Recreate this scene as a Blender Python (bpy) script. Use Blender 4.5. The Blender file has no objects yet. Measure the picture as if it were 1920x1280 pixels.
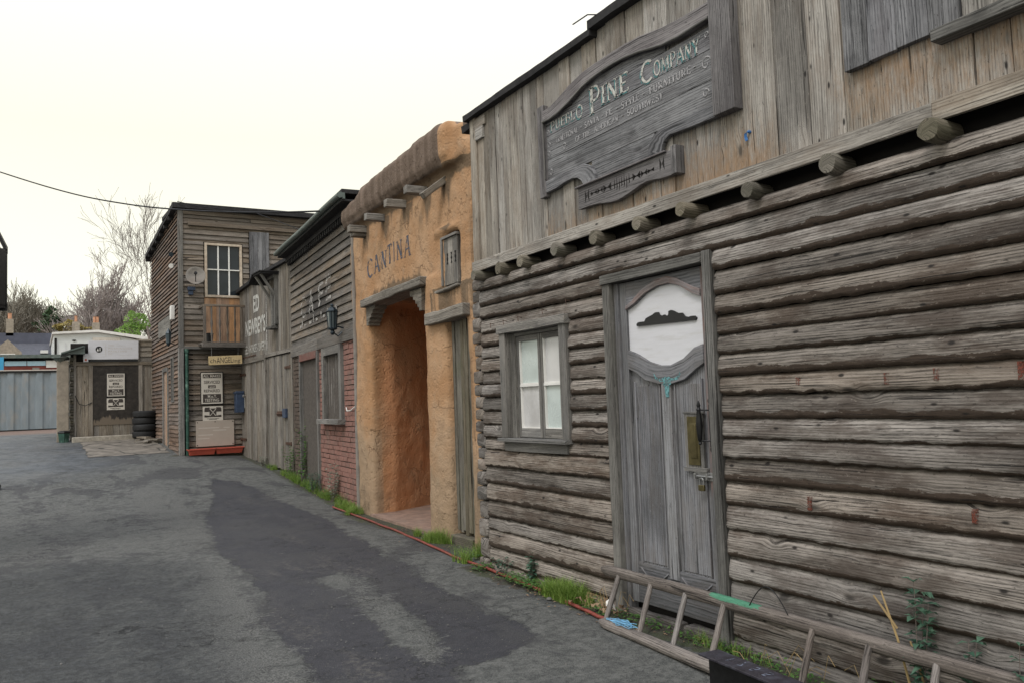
import bpy, bmesh, math, random
import numpy as np
from mathutils import Vector, Matrix, noise
from mathutils.bvhtree import BVHTree
C = bpy.context.scene.collection
sc = bpy.context.scene
rad = math.radians

# ------------------------------------------------------------------ camera
def setup_camera():
    yaw, pitch, roll = rad(30.1), rad(3.9), rad(2.1)
    f = Vector((math.sin(yaw)*math.cos(pitch), math.cos(yaw)*math.cos(pitch), math.sin(pitch)))
    r0 = f.cross(Vector((0, 0, 1))).normalized(); u0 = r0.cross(f)
    c, s = math.cos(roll), math.sin(roll)
    u = u0*c + r0*s; r = r0*c - u0*s
    cd = bpy.data.cameras.new('camera'); co = bpy.data.objects.new('camera', cd); C.objects.link(co)
    m = Matrix((r, u, -f)).transposed().to_4x4(); m.translation = Vector((0, 0, 1.5))
    co.matrix_world = m
    cd.sensor_width = 36; cd.lens = 1550/1920*36; cd.clip_end = 2000; cd.clip_start = .05
    sc.camera = co
setup_camera()
# ------------------------------------------------------------------ sky, sun, exposure
SUN_EL, SUN_AZ = 52, -125       # the sun behind thin cloud, over the viewer's left shoulder
def setup_light():
    w = bpy.data.worlds.new('World'); sc.world = w; w.use_nodes = True
    nt = w.node_tree; N = nt.nodes; L = nt.links; N.clear()
    sky = N.new('ShaderNodeTexSky'); sky.sky_type = 'NISHITA'; sky.sun_disc = False
    sky.sun_elevation = rad(SUN_EL); sky.sun_rotation = rad(SUN_AZ)
    b1 = N.new('ShaderNodeBackground'); b1.inputs[1].default_value = .05
    L.new(sky.outputs[0], b1.inputs[0])
    tc = N.new('ShaderNodeTexCoord'); sx = N.new('ShaderNodeSeparateXYZ'); L.new(tc.outputs['Generated'], sx.inputs[0])
    cr = N.new('ShaderNodeValToRGB'); L.new(sx.outputs[2], cr.inputs[0])
    e = cr.color_ramp.elements
    e[0].position = 0; e[0].color = (.68, .64, .51, 1)
    e[1].position = .8; e[1].color = (.92, .94, 1.0, 1)
    x = e.new(.30); x.color = (.70, .645, .47, 1)
    b2 = N.new('ShaderNodeBackground'); b2.inputs[1].default_value = 1.42
    L.new(cr.outputs[0], b2.inputs[0])
    ad = N.new('ShaderNodeAddShader'); o = N.new('ShaderNodeOutputWorld')
    L.new(b1.outputs[0], ad.inputs[0]); L.new(b2.outputs[0], ad.inputs[1]); L.new(ad.outputs[0], o.inputs[0])
    sd = bpy.data.lights.new('sun', 'SUN'); sd.energy = 1.5; sd.angle = rad(16); sd.color = (1, .96, .9)
    so = bpy.data.objects.new('sun', sd); C.objects.link(so)
    el, az = rad(SUN_EL), rad(SUN_AZ)
    d = Vector((math.sin(az)*math.cos(el), math.cos(az)*math.cos(el), math.sin(el)))
    so.rotation_euler = d.to_track_quat('Z', 'Y').to_euler(); so.location = d*30
    sc.view_settings.view_transform = 'Standard'; sc.view_settings.look = 'None'
    sc.view_settings.exposure = 0.0; sc.view_settings.gamma = 1
setup_light()

# ------------------------------------------------------------------ materials
def newmat(name):
    m = bpy.data.materials.new(name); m.use_nodes = True
    nt = m.node_tree; nt.nodes.clear()
    o = nt.nodes.new('ShaderNodeOutputMaterial'); p = nt.nodes.new('ShaderNodeBsdfPrincipled')
    nt.links.new(p.outputs[0], o.inputs[0])
    p.inputs['Specular IOR Level'].default_value = .3
    return m, nt, p, o
class G:   # tiny node helper
    def __init__(s, nt): s.nt = nt
    def n(s, t, **k):
        x = s.nt.nodes.new('ShaderNode'+t)
        for a, b in k.items(): setattr(x, a, b)
        return x
    def put(s, sock, v):
        if isinstance(v, bpy.types.NodeSocket): s.nt.links.new(v, sock)
        elif isinstance(v, (tuple, list)) and len(v) == 3 and sock.type == 'RGBA': sock.default_value = (*v, 1)
        else: sock.default_value = v
    def math(s, op, a, b=0, c=None, clamp=False):
        x = s.n('Math', operation=op, use_clamp=clamp); s.put(x.inputs[0], a); s.put(x.inputs[1], b)
        if c is not None: s.put(x.inputs[2], c)
        return x.outputs[0]
    def mix(s, f, a, b, bt='MIX'):
        x = s.n('Mix', data_type='RGBA', blend_type=bt); s.put(x.inputs[0], f); s.put(x.inputs[6], a); s.put(x.inputs[7], b)
        return x.outputs[2]
    def noise(s, v, scale=1, detail=2, rough=.5, dist=0):
        x = s.n('TexNoise'); s.put(x.inputs['Vector'], v); x.inputs['Scale'].default_value = scale
        x.inputs['Detail'].default_value = detail; x.inputs['Roughness'].default_value = rough; x.inputs['Distortion'].default_value = dist
        return x.outputs[0]
    def vor(s, v, scale=1, feature='F1', out=0, rnd=1):
        x = s.n('TexVoronoi', feature=feature); s.put(x.inputs['Vector'], v); x.inputs['Scale'].default_value = scale
        x.inputs['Randomness'].default_value = rnd
        return x.outputs[out]
    def mr(s, v, a, b, c=0, d=1):
        x = s.n('MapRange', interpolation_type='SMOOTHSTEP'); s.put(x.inputs[0], v)
        for i, q in enumerate((a, b, c, d)): x.inputs[i+1].default_value = q
        return x.outputs[0]
    def vm(s, v, sc_):
        x = s.n('VectorMath', operation='MULTIPLY'); s.put(x.inputs[0], v); x.inputs[1].default_value = sc_; return x.outputs[0]
    def attr(s, name): return s.n('Attribute', attribute_name=name)
    def comb(s, x, y, z):
        c = s.n('CombineXYZ'); s.put(c.inputs[0], x); s.put(c.inputs[1], y); s.put(c.inputs[2], z); return c.outputs[0]
    def bump(s, h, strength, dist, p, prev=None):
        b = s.n('Bump'); b.inputs['Strength'].default_value = strength; b.inputs['Distance'].default_value = dist
        s.put(b.inputs['Height'], h)
        if prev is not None: s.nt.links.new(prev, b.inputs['Normal'])
        s.nt.links.new(b.outputs[0], p.inputs['Normal']); return b.outputs[0]

def wood(name, dark, light, alt, altamt=.35, edcol=None, edn=.5, grain=1., bump=.6, rough=.85, knots=1., ring=.35, dots=False, edsoft=.12, sheen=.3, moss=0.):
    m, nt, p, o = newmat(name); g = G(nt)
    gc = g.attr('gc').outputs['Vector']; pid = g.attr('pid').outputs['Fac']; ed = g.attr('ed').outputs['Fac']
    sx = g.n('SeparateXYZ'); g.put(sx.inputs[0], gc); X, Y, Z = sx.outputs
    warp = g.noise(g.comb(g.math('MULTIPLY', X, 1.1), g.math('MULTIPLY', Y, 5), Z), 1, 3)
    # knots push the grain aside
    kv = g.comb(g.math('MULTIPLY', X, 2.1), g.math('MULTIPLY', Y, 5.), Z)
    kd = g.vor(kv, 1.)
    kn = g.mr(kd, .04, .26, 1, 0)
    Y2 = g.math('ADD', Y, g.math('ADD', g.math('MULTIPLY', g.math('SUBTRACT', warp, .5), .035), g.math('MULTIPLY', kn, .022*knots)))
    streak = g.noise(g.comb(g.math('MULTIPLY', X, 3.2*grain), g.math('MULTIPLY', Y2, 150*grain), Z), 1, 6, .72)
    fine = g.noise(g.comb(g.math('MULTIPLY', X, 26*grain), g.math('MULTIPLY', Y2, 420*grain), Z), 1, 3, .65)
    w = g.n('TexWave', wave_type='BANDS', bands_direction='Y'); g.put(w.inputs[0], g.comb(g.math('MULTIPLY', X, .8*grain), g.math('MULTIPLY', Y2, 30*grain), Z))
    w.inputs['Scale'].default_value = 1.; w.inputs['Distortion'].default_value = 5; w.inputs['Detail'].default_value = 3; w.inputs['Detail Scale'].default_value = .7
    rg = w.outputs[1]
    crk = g.noise(g.comb(g.math('MULTIPLY', X, 2.2*grain), g.math('MULTIPLY', Y2, 95*grain), g.math('ADD', Z, 7)), 1, 4, .6)
    crack = g.mr(crk, .335, .385, 1, 0)
    blot = g.noise(g.comb(g.math('MULTIPLY', X, 2.2), g.math('MULTIPLY', Y, 9), g.math('ADD', Z, 3)), 1, 6, .68)
    v = g.math('ADD', g.math('MULTIPLY', streak, .62), g.math('ADD', g.math('MULTIPLY', fine, .34), g.math('MULTIPLY', rg, .10)))
    col = g.mix(g.mr(v, .36, .62), dark, light)
    bnd = g.noise(g.comb(g.math('MULTIPLY', X, .9), g.math('MULTIPLY', Y2, 26), g.math('ADD', Z, 19)), 1, 5, .65)
    col = g.mix(g.mr(bnd, .50, .68, 0, .42), col, tuple(c*.9 for c in dark)); col = g.mix(g.mr(bnd, .46, .34, 0, .28), col, tuple(min(1, c*1.25) for c in light))
    col = g.mix(g.math('MULTIPLY', g.mr(blot, .44, .62), altamt), col, alt)
    big = g.noise(g.comb(g.math('MULTIPLY', X, .9), g.math('MULTIPLY', Y, 2.2), g.math('ADD', Z, 23)), 1, 5, .6)
    col = g.mix(g.mr(big, .36, .50, .38, 0), col, tuple(c*1.05 for c in dark)); col = g.mix(g.mr(big, .55, .68, 0, .35), col, tuple(min(1, c*1.3) for c in light))
    # every plank a little different
    rr = g.n('TexWhiteNoise', noise_dimensions='1D'); g.put(rr.inputs['W'], pid)
    rv = g.math('MULTIPLY_ADD', rr.outputs[0], .62, .70)
    hs = g.n('HueSaturation'); g.put(hs.inputs['Color'], col); g.put(hs.inputs['Value'], rv)
    g.put(hs.inputs['Saturation'], g.math('MULTIPLY_ADD', g.math('FRACT', g.math('MULTIPLY', pid, 7.31)), .6, .55)); col = hs.outputs[0]
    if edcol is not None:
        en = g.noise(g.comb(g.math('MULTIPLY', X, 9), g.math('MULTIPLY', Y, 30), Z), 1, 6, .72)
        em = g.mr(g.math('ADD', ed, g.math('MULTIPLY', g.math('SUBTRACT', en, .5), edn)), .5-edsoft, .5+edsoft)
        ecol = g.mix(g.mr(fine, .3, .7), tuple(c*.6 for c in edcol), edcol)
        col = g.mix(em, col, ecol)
    col = g.mix(g.math('MULTIPLY', crack, .8), col, tuple(c*.16 for c in dark))
    fl = g.noise(g.comb(g.math('MULTIPLY', X, 30), g.math('MULTIPLY', Y, 75), g.math('ADD', Z, 11)), 1, 4, .75)
    col = g.mix(g.mr(fl, .60, .70, 0, .7), col, tuple(c*.35 for c in dark)); col = g.mix(g.mr(fl, .40, .30, 0, .35), col, tuple(min(1, c*1.35) for c in light))
    kcore = g.mr(kd, .04, .115, 1, 0)
    ksel = g.math('GREATER_THAN', g.vor(kv, 1., out=1), .0)
    col = g.mix(g.math('MULTIPLY', kcore, .75*knots), col, tuple(c*.35 for c in dark))
    if dots:
        dd = g.vor(g.comb(g.math('MULTIPLY', X, 5.), g.math('MULTIPLY', Y, 13.), g.math('ADD', Z, 2)), 1.)
        col = g.mix(g.mr(dd, .05, .13, .92, 0), col, (.012, .010, .009))
    if moss > 0:
        ob = g.n('TexCoord').outputs['Object']
        mo = g.noise(ob, 2.3, 4, .6)
        col = g.mix(g.mr(mo, .5, .72, 0, moss), col, (.075, .085, .04))
    nt.links.new(col, p.inputs['Base Color'])
    p.inputs['Roughness'].default_value = rough; p.inputs['Specular IOR Level'].default_value = sheen
    h = g.math('SUBTRACT', g.math('ADD', g.math('MULTIPLY', v, .8), g.math('MULTIPLY', fl, .45)), g.math('ADD', g.math('MULTIPLY', crack, .7), g.math('MULTIPLY', kcore, .4*knots)))
    g.bump(h, bump*.75, .0028, p)
    return m

def plain(name, col, rough=.6, metal=0., var=.25, scale=8., bump=.15, dirt=None, dirtamt=.5, spec=.4, stretch=(1, 1, 1), dscale=2.):
    m, nt, p, o = newmat(name); g = G(nt)
    ob = g.vm(g.n('TexCoord').outputs['Object'], stretch)
    n1 = g.noise(ob, scale, 4, .6); n2 = g.noise(ob, dscale, 5, .65)
    c = g.mix(g.mr(n1, .3, .7), tuple(x*(1-var) for x in col), tuple(min(1, x*(1+var*.5)) for x in col))
    if dirt: c = g.mix(g.mr(n2, .48, .68, 0, dirtamt), c, dirt)
    nt.links.new(c, p.inputs['Base Color'])
    g.put(p.inputs['Roughness'], g.mr(n2, .3, .7, max(0, rough-.12), min(1, rough+.12)))
    p.inputs['Metallic'].default_value = metal; p.inputs['Specular IOR Level'].default_value = spec
    if bump: g.bump(n1, bump, .004, p)
    return m

def paint(name, col, wear=.5, scale=14., aspect=(1, 1, 1), rough=.8):
    """old paint: worn through to whatever is underneath"""
    m, nt, p, o = newmat(name); g = G(nt)
    ob = g.vm(g.n('TexCoord').outputs['Object'], aspect)
    a = g.noise(ob, scale, 5, .7); b = g.noise(ob, scale*.18, 3, .5)
    t = g.math('ADD', g.math('MULTIPLY', a, .65), g.math('MULTIPLY', b, .35))
    keep = g.mr(t, wear-.06, wear+.06)
    c = g.mix(g.mr(a, .3, .7), tuple(x*.6 for x in col), col)
    nt.links.new(c, p.inputs['Base Color']); p.inputs['Roughness'].default_value = rough
    tr = g.n('BsdfTransparent'); mx = g.n('MixShader'); g.put(mx.inputs[0], keep)
    nt.links.new(tr.outputs[0], mx.inputs[1]); nt.links.new(p.outputs[0], mx.inputs[2]); nt.links.new(mx.outputs[0], o.inputs[0])
    return m

def leafmat(name, c1, c2, rough=.6, trans=.25):
    m, nt, p, o = newmat(name); g = G(nt)
    pid = g.attr('pid').outputs['Fac']
    rr = g.n('TexWhiteNoise', noise_dimensions='1D'); g.put(rr.inputs['W'], pid)
    c = g.mix(rr.outputs[0], c1, c2)
    nt.links.new(c, p.inputs['Base Color']); p.inputs['Roughness'].default_value = rough
    t = g.n('BsdfTranslucent'); nt.links.new(c, t.inputs[0]); mx = g.n('MixShader'); mx.inputs[0].default_value = trans
    nt.links.new(p.outputs[0], mx.inputs[1]); nt.links.new(t.outputs[0], mx.inputs[2]); nt.links.new(mx.outputs[0], o.inputs[0])
    return m

def glass_dark(name, col=(.02, .025, .03), rough=.08):
    m, nt, p, o = newmat(name); g = G(nt)
    n = g.noise(g.n('TexCoord').outputs['Object'], 3., 3)
    nt.links.new(g.mix(n, tuple(c*.6 for c in col), tuple(c*1.5 for c in col)), p.inputs['Base Color'])
    p.inputs['Roughness'].default_value = rough; p.inputs['Specular IOR Level'].default_value = .3
    return m

M = {}
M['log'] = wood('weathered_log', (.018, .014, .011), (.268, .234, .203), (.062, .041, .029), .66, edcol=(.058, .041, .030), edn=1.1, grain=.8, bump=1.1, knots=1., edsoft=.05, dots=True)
M['logend'] = wood('log_end_grain', (.050, .043, .032), (.215, .19, .15), (.09, .09, .055), .5, grain=.6, bump=1., knots=.3)
M['plank'] = wood('old_planks', (0.087, 0.075, 0.063), (0.344, 0.314, 0.272), (0.177, 0.135, 0.098), .5, edcol=(.32, .215, .135), edn=1.1, grain=.7, bump=.4, knots=1., dots=True, edsoft=.3)
M['sign'] = wood('sign_boards', (.032, .033, .037), (.205, .205, .215), (0.068, 0.060, 0.064), .4, grain=.7, bump=.8, knots=.6)
M['signframe'] = wood('sign_frame_boards', (.042, .038, .040), (.195, .182, .182), (0.085, 0.072, 0.076), .4, grain=.7, bump=.7, knots=.5)
M['frame'] = wood('grey_frame_wood', (0.061, 0.058, 0.053), (0.221, 0.208, 0.191), (0.102, 0.102, 0.102), .4, grain=.8, bump=.7, knots=.5)
M['frameh'] = wood('sawn_frame_wood', (0.040, 0.038, 0.036), (0.200, 0.191, 0.174), (0.085, 0.081, 0.068), .4, grain=.6, bump=1., knots=.4)
M['door'] = wood('blue_grey_door_wood', (0.071, 0.072, 0.076), (0.216, 0.217, 0.233), (0.136, 0.119, 0.106), .45, edcol=(.30, .15, .11), edn=.6, grain=.5, bump=.3, knots=.5, rough=.7, edsoft=.3)
M['barn'] = wood('barn_boards', (0.065, 0.054, 0.043), (0.242, 0.217, 0.183), (0.111, 0.085, 0.060), .6, grain=.5, bump=.8, dots=True)
M['cafew'] = wood('siding_boards', (0.042, 0.035, 0.029), (0.201, 0.176, 0.148), (0.156, 0.111, 0.070), .5, edcol=(.045, .042, .042), edn=.7, grain=.5, bump=.7, edsoft=.25)
M['farw'] = wood('brown_siding_boards', (0.051, 0.040, 0.031), (0.200, 0.166, 0.132), (0.119, 0.085, 0.060), .5, grain=.4, bump=.8)
M['farside'] = wood('red_brown_siding_boards', (.055, .036, .027), (.20, .14, .105), (.11, .07, .05), .5, grain=.4, bump=.8)
M['shedw'] = wood('shed_boards', (0.076, 0.065, 0.051), (0.264, 0.230, 0.187), (0.136, 0.102, 0.068), .5, grain=.5, bump=.6)
M['orangewood'] = wood('unfaded_planks', (.24, .12, .06), (.45, .27, .15), (.22, .14, .09), .5, grain=.5, bump=.3)
M['mossy'] = wood('mossy_planks', (0.043, 0.038, 0.026), (0.200, 0.170, 0.123), (0.085, 0.076, 0.047), .6, grain=.6, bump=1., moss=.35)
M['ladder'] = wood('ladder_wood', (.045, .038, .033), (.235, .200, .175), (.11, .088, .076), .6, edcol=(.085, .26, .165), edn=.9, grain=.9, bump=1.3, knots=.3, edsoft=.1)
M['viga'] = wood('grey_beam', (0.054, 0.048, 0.040), (0.281, 0.255, 0.221), (0.111, 0.093, 0.072), .4, grain=.7, bump=1.3, knots=.4)
M['gap'] = plain('dark_recess', (.012, .010, .009), .95, var=.3, bump=0)
M['black'] = plain('black_paint', (.012, .012, .013), .5, var=.2, bump=.05)
M['felt'] = plain('roofing_felt', (.022, .021, .022), .9, var=.4, scale=20, bump=.6)
M['white'] = plain('white_board_paint', (.60, .60, .63), .45, var=.04, scale=5, bump=.08, dirt=(.45, .44, .42), dirtamt=.4, dscale=3, stretch=(1, 1, 8))
M['whitep'] = plain('white_paint', (.72, .71, .68), .6, var=.08, bump=.05, dirt=(.35, .32, .28), dirtamt=.4)
M['cream'] = plain('cream_sign_board', (.56, .52, .46), .5, var=.05, bump=.03, dirt=(.36, .33, .29), dirtamt=.3)
M['creamw'] = plain('cream_window_paint', (.50, .42, .33), .6, var=.2, scale=15, bump=.2, dirt=(.28, .20, .14), dirtamt=.5)
M['print'] = plain('brown_black_print', (.055, .045, .040), .5, var=.2, bump=0)
M['printred'] = plain('faded_red_print', (.35, .15, .10), .5, var=.2, bump=0)
M['tan'] = plain('tan_board', (.40, .345, .295), .6, var=.05, bump=.03, dirt=(.30, .25, .21), dirtamt=.4)
M['tanlt'] = plain('pale_lettering', (.50, .45, .40), .6, var=.05, bump=0)
M['ochre'] = plain('ochre_sign_wood', (.52, .40, .22), .6, var=.15, scale=20, bump=.1, dirt=(.30, .2, .1), dirtamt=.4)
M['brass'] = plain('tarnished_brass', (.16, .135, .068), .42, .85, var=.25, scale=18, bump=.1, dirt=(.10, .075, .035), dirtamt=.6)
M['iron'] = plain('black_iron', (.018, .018, .019), .45, .5, var=.3, scale=30, bump=.2)
M['rust'] = plain('rusty_iron', (.085, .045, .030), .75, .3, var=.4, scale=30, bump=.4)
M['steel'] = plain('galvanised_steel', (.36, .36, .36), .4, .8, var=.2, scale=20, bump=.1, dirt=(.2, .12, .08), dirtamt=.5)
M['beamtop'] = plain('painted_girder', (.040, .036, .048), .35, .2, var=.4, scale=25, bump=.2, dirt=(.10, .105, .13), dirtamt=.5, dscale=9)
M['chalk'] = paint('chalk_marks', (.17, .19, .25), .50, 70.)
M['pane'] = plain('pale_backed_glass', (.50, .56, .545), .25, var=.10, scale=3, bump=0, spec=.6, dirt=(.36, .41, .38), dirtamt=.5)
M['pane2'] = plain('pinkish_backed_glass', (.53, .525, .525), .25, var=.10, scale=3, bump=0, spec=.6, dirt=(.36, .35, .34), dirtamt=.7)
M['glass'] = glass_dark('dark_window_glass')
M['tyre'] = plain('tyre_rubber', (.016, .016, .017), .75, var=.3, scale=30, bump=.3)
M['conc'] = plain('pale_concrete', (.34, .31, .26), .9, var=.25, scale=12, bump=.5, dirt=(.17, .15, .12), dirtamt=.6)
M['green'] = plain('green_drainpipe_paint', (.022, .070, .052), .6, var=.3, bump=.2, dirt=(.16, .28, .22), dirtamt=.8, dscale=5)
M['bluebox'] = plain('navy_blue_paint', (.035, .055, .10), .5, var=.2)
M['redp'] = plain('red_plastic', (.52, .10, .065), .45, var=.15, bump=.05, dirt=(.30, .07, .05), dirtamt=.5)
M['orangebtn'] = paint('orange_red_stain', (.17, .05, .032), .50, 110.)
M['hose'] = plain('red_brown_rubber', (.20, .040, .028), .5, var=.35, scale=25, bump=.3)
M['bluerope'] = plain('blue_nylon', (.16, .38, .58), .6, var=.3, scale=60)
M['bluerag'] = plain('blue_ribbon', (.04, .16, .42), .6, var=.3, scale=30)
M['slate'] = plain('roof_slates', (.085, .088, .105), .7, var=.3, scale=6, bump=.4, stretch=(1, 1, 4))
M['slateb'] = plain('blue_grey_roof', (.070, .075, .105), .6, var=.15, scale=3)
M['stone'] = plain('sandstone', (.29, .25, .20), .9, var=.25, scale=6, bump=.4)
M['pot'] = plain('clay_pot', (.48, .25, .15), .8, var=.2)
M['wshed'] = plain('pale_cladding', (.62, .645, .64), .5, var=.05, scale=2, bump=0)
M['cont'] = plain('blue_grey_steel', (.20, .235, .26), .55, .1, var=.12, scale=4, bump=.1, dirt=(.30, .27, .23), dirtamt=.45, dscale=2.5, stretch=(1, 1, .4))
M['redbrick'] = plain('dark_red_fascia', (.20, .045, .032), .7, var=.3, scale=3)
M['bluesign'] = plain('bright_blue_sign', (.05, .30, .52), .5, var=.08, bump=0)
M['lbsign'] = plain('pale_blue_sign', (.40, .58, .68), .5, var=.08, bump=0)
M['gutter'] = plain('grey_green_gutter', (.10, .125, .115), .6, var=.3, dirt=(.17, .16, .13), dirtamt=.5)
M['pipe'] = plain('grey_pipe', (.22, .20, .18), .7, var=.25, bump=.3, dirt=(.12, .085, .06), dirtamt=.5)
M['lampblue'] = plain('dark_blue_lantern_paint', (.020, .032, .042), .4, .3, var=.3)
M['lampglass'] = glass_dark('lantern_glass', (.05, .07, .08), .15)
M['cafedoor'] = plain('blue_grey_door_paint', (.20, .23, .25), .6, var=.15, bump=.15, dirt=(.12, .12, .11), dirtamt=.5, stretch=(3, 3, .5))
M['redframe'] = plain('faded_maroon_paint', (.16, .065, .052), .7, var=.3, scale=12, dirt=(.16, .14, .12), dirtamt=.7, dscale=6)
M['mortar'] = plain('grey_mortar', (.085, .072, .062), .95, var=.3, scale=20, bump=.4)
M['skull'] = paint('turquoise_paint', (.15, .34, .36), .49, 50.)
M['pwhite'] = paint('worn_white_lettering', (.58, .57, .53), .45, 34.)
M['pwhiteb'] = paint('barn_lettering', (.60, .59, .55), .405, 30.)
M['pwhite2'] = paint('thin_white_lettering', (.46, .45, .46), .44, 60.)
M['pwhite3'] = paint('very_worn_lettering', (.55, .53, .50), .49, 40.)
M['pteal'] = paint('worn_teal_shadow', (.09, .24, .25), .47, 50.)
M['pdark'] = paint('faded_blue_grey_lettering', (.095, .105, .140), .44, 30.)
M['straw'] = leafmat('straw', (.42, .30, .14), (.28, .20, .10), .7, .1)
M['grass'] = leafmat('grass_blades', (.09, .19, .02), (.27, .36, .09), .6, .3)
M['leaf'] = leafmat('weed_leaves', (.045, .12, .025), (.12, .22, .06), .5, .25)
M['leafb'] = leafmat('blue_green_leaves', (.045, .105, .070), (.10, .18, .12), .5, .25)
M['leafgrey'] = leafmat('grey_leaves', (.17, .20, .15), (.30, .32, .26), .6, .25)
M['dead'] = leafmat('dead_leaves', (.13, .075, .045), (.30, .21, .13), .8, .1)
M['twig'] = plain('twig_bark', (.16, .13, .115), .9, var=.3)
M['twigpale'] = plain('pale_grey_bark', (.30, .26, .245), .9, var=.3)
M['twigred'] = plain('reddish_bark', (.22, .20, .165), .9, var=.3)
M['evergreen'] = leafmat('evergreen_foliage', (.025, .055, .025), (.07, .12, .045), .6, .1)
M['evbrown'] = leafmat('brownish_foliage', (.12, .11, .075), (.20, .175, .12), .6, .1)
M['yellowleaf'] = leafmat('golden_foliage', (.26, .20, .05), (.34, .28, .10), .6, .15)
M['brightleaf'] = leafmat('bright_green_foliage', (.10, .20, .03), (.22, .34, .08), .6, .15)
M['grey'] = plain('pale_pebbles', (.15, .145, .135), .9, var=.5, scale=3)
M['pinkfloor'] = plain('terracotta_floor', (.26, .175, .135), .85, var=.25, scale=10, bump=.6, dirt=(.16, .13, .11), dirtamt=.6)

# ------------------------------------------------------------------ helpers
RL = {}
def link(o): C.objects.link(o); return o
def tagset(o, label=None, cat=None, group=None, kind=None):
    if label: o['label'] = label
    if cat: o['category'] = cat
    if group: o['group'] = group
    if kind: o['kind'] = kind
def thing(name, label, cat, loc, group=None):
    o = link(bpy.data.objects.new(name, None)); o.location = loc; o.empty_display_size = .2
    tagset(o, label, cat, group); RL[o.name] = Vector(loc); return o
class Frame:
    def __init__(s, o, d, flip=1, up=(0, 0, 1)):
        s.o = Vector((o[0], o[1], o[2] if len(o) > 2 else 0)); s.es = Vector((d[0], d[1], d[2] if len(d) > 2 else 0)).normalized()
        s.ez = Vector(up).normalized(); s.en = Vector((-s.es.y, s.es.x, 0))*flip
    def P(s, a, z, n=0): return s.o + s.es*a + s.ez*z + s.en*n
    def tilt(s, a, z, ang, n=0):
        f = Frame((0, 0), (1, 0)); f.o = s.P(a, z, n); c, q = math.cos(ang), math.sin(ang)
        f.es = s.es*c + s.ez*q; f.ez = s.ez*c - s.es*q; f.en = s.en.copy(); return f
    def inv(s, p):
        d = Vector(p)-s.o; return d.dot(s.es), d.dot(s.ez), d.dot(s.en)
W0 = Frame((0, 0), (1, 0), -1)      # world axes: s = x, n = -y
rng = random.Random(7)
def nz(x, y=0, z=0): return noise.noise(Vector((x, y, z)))

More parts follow.
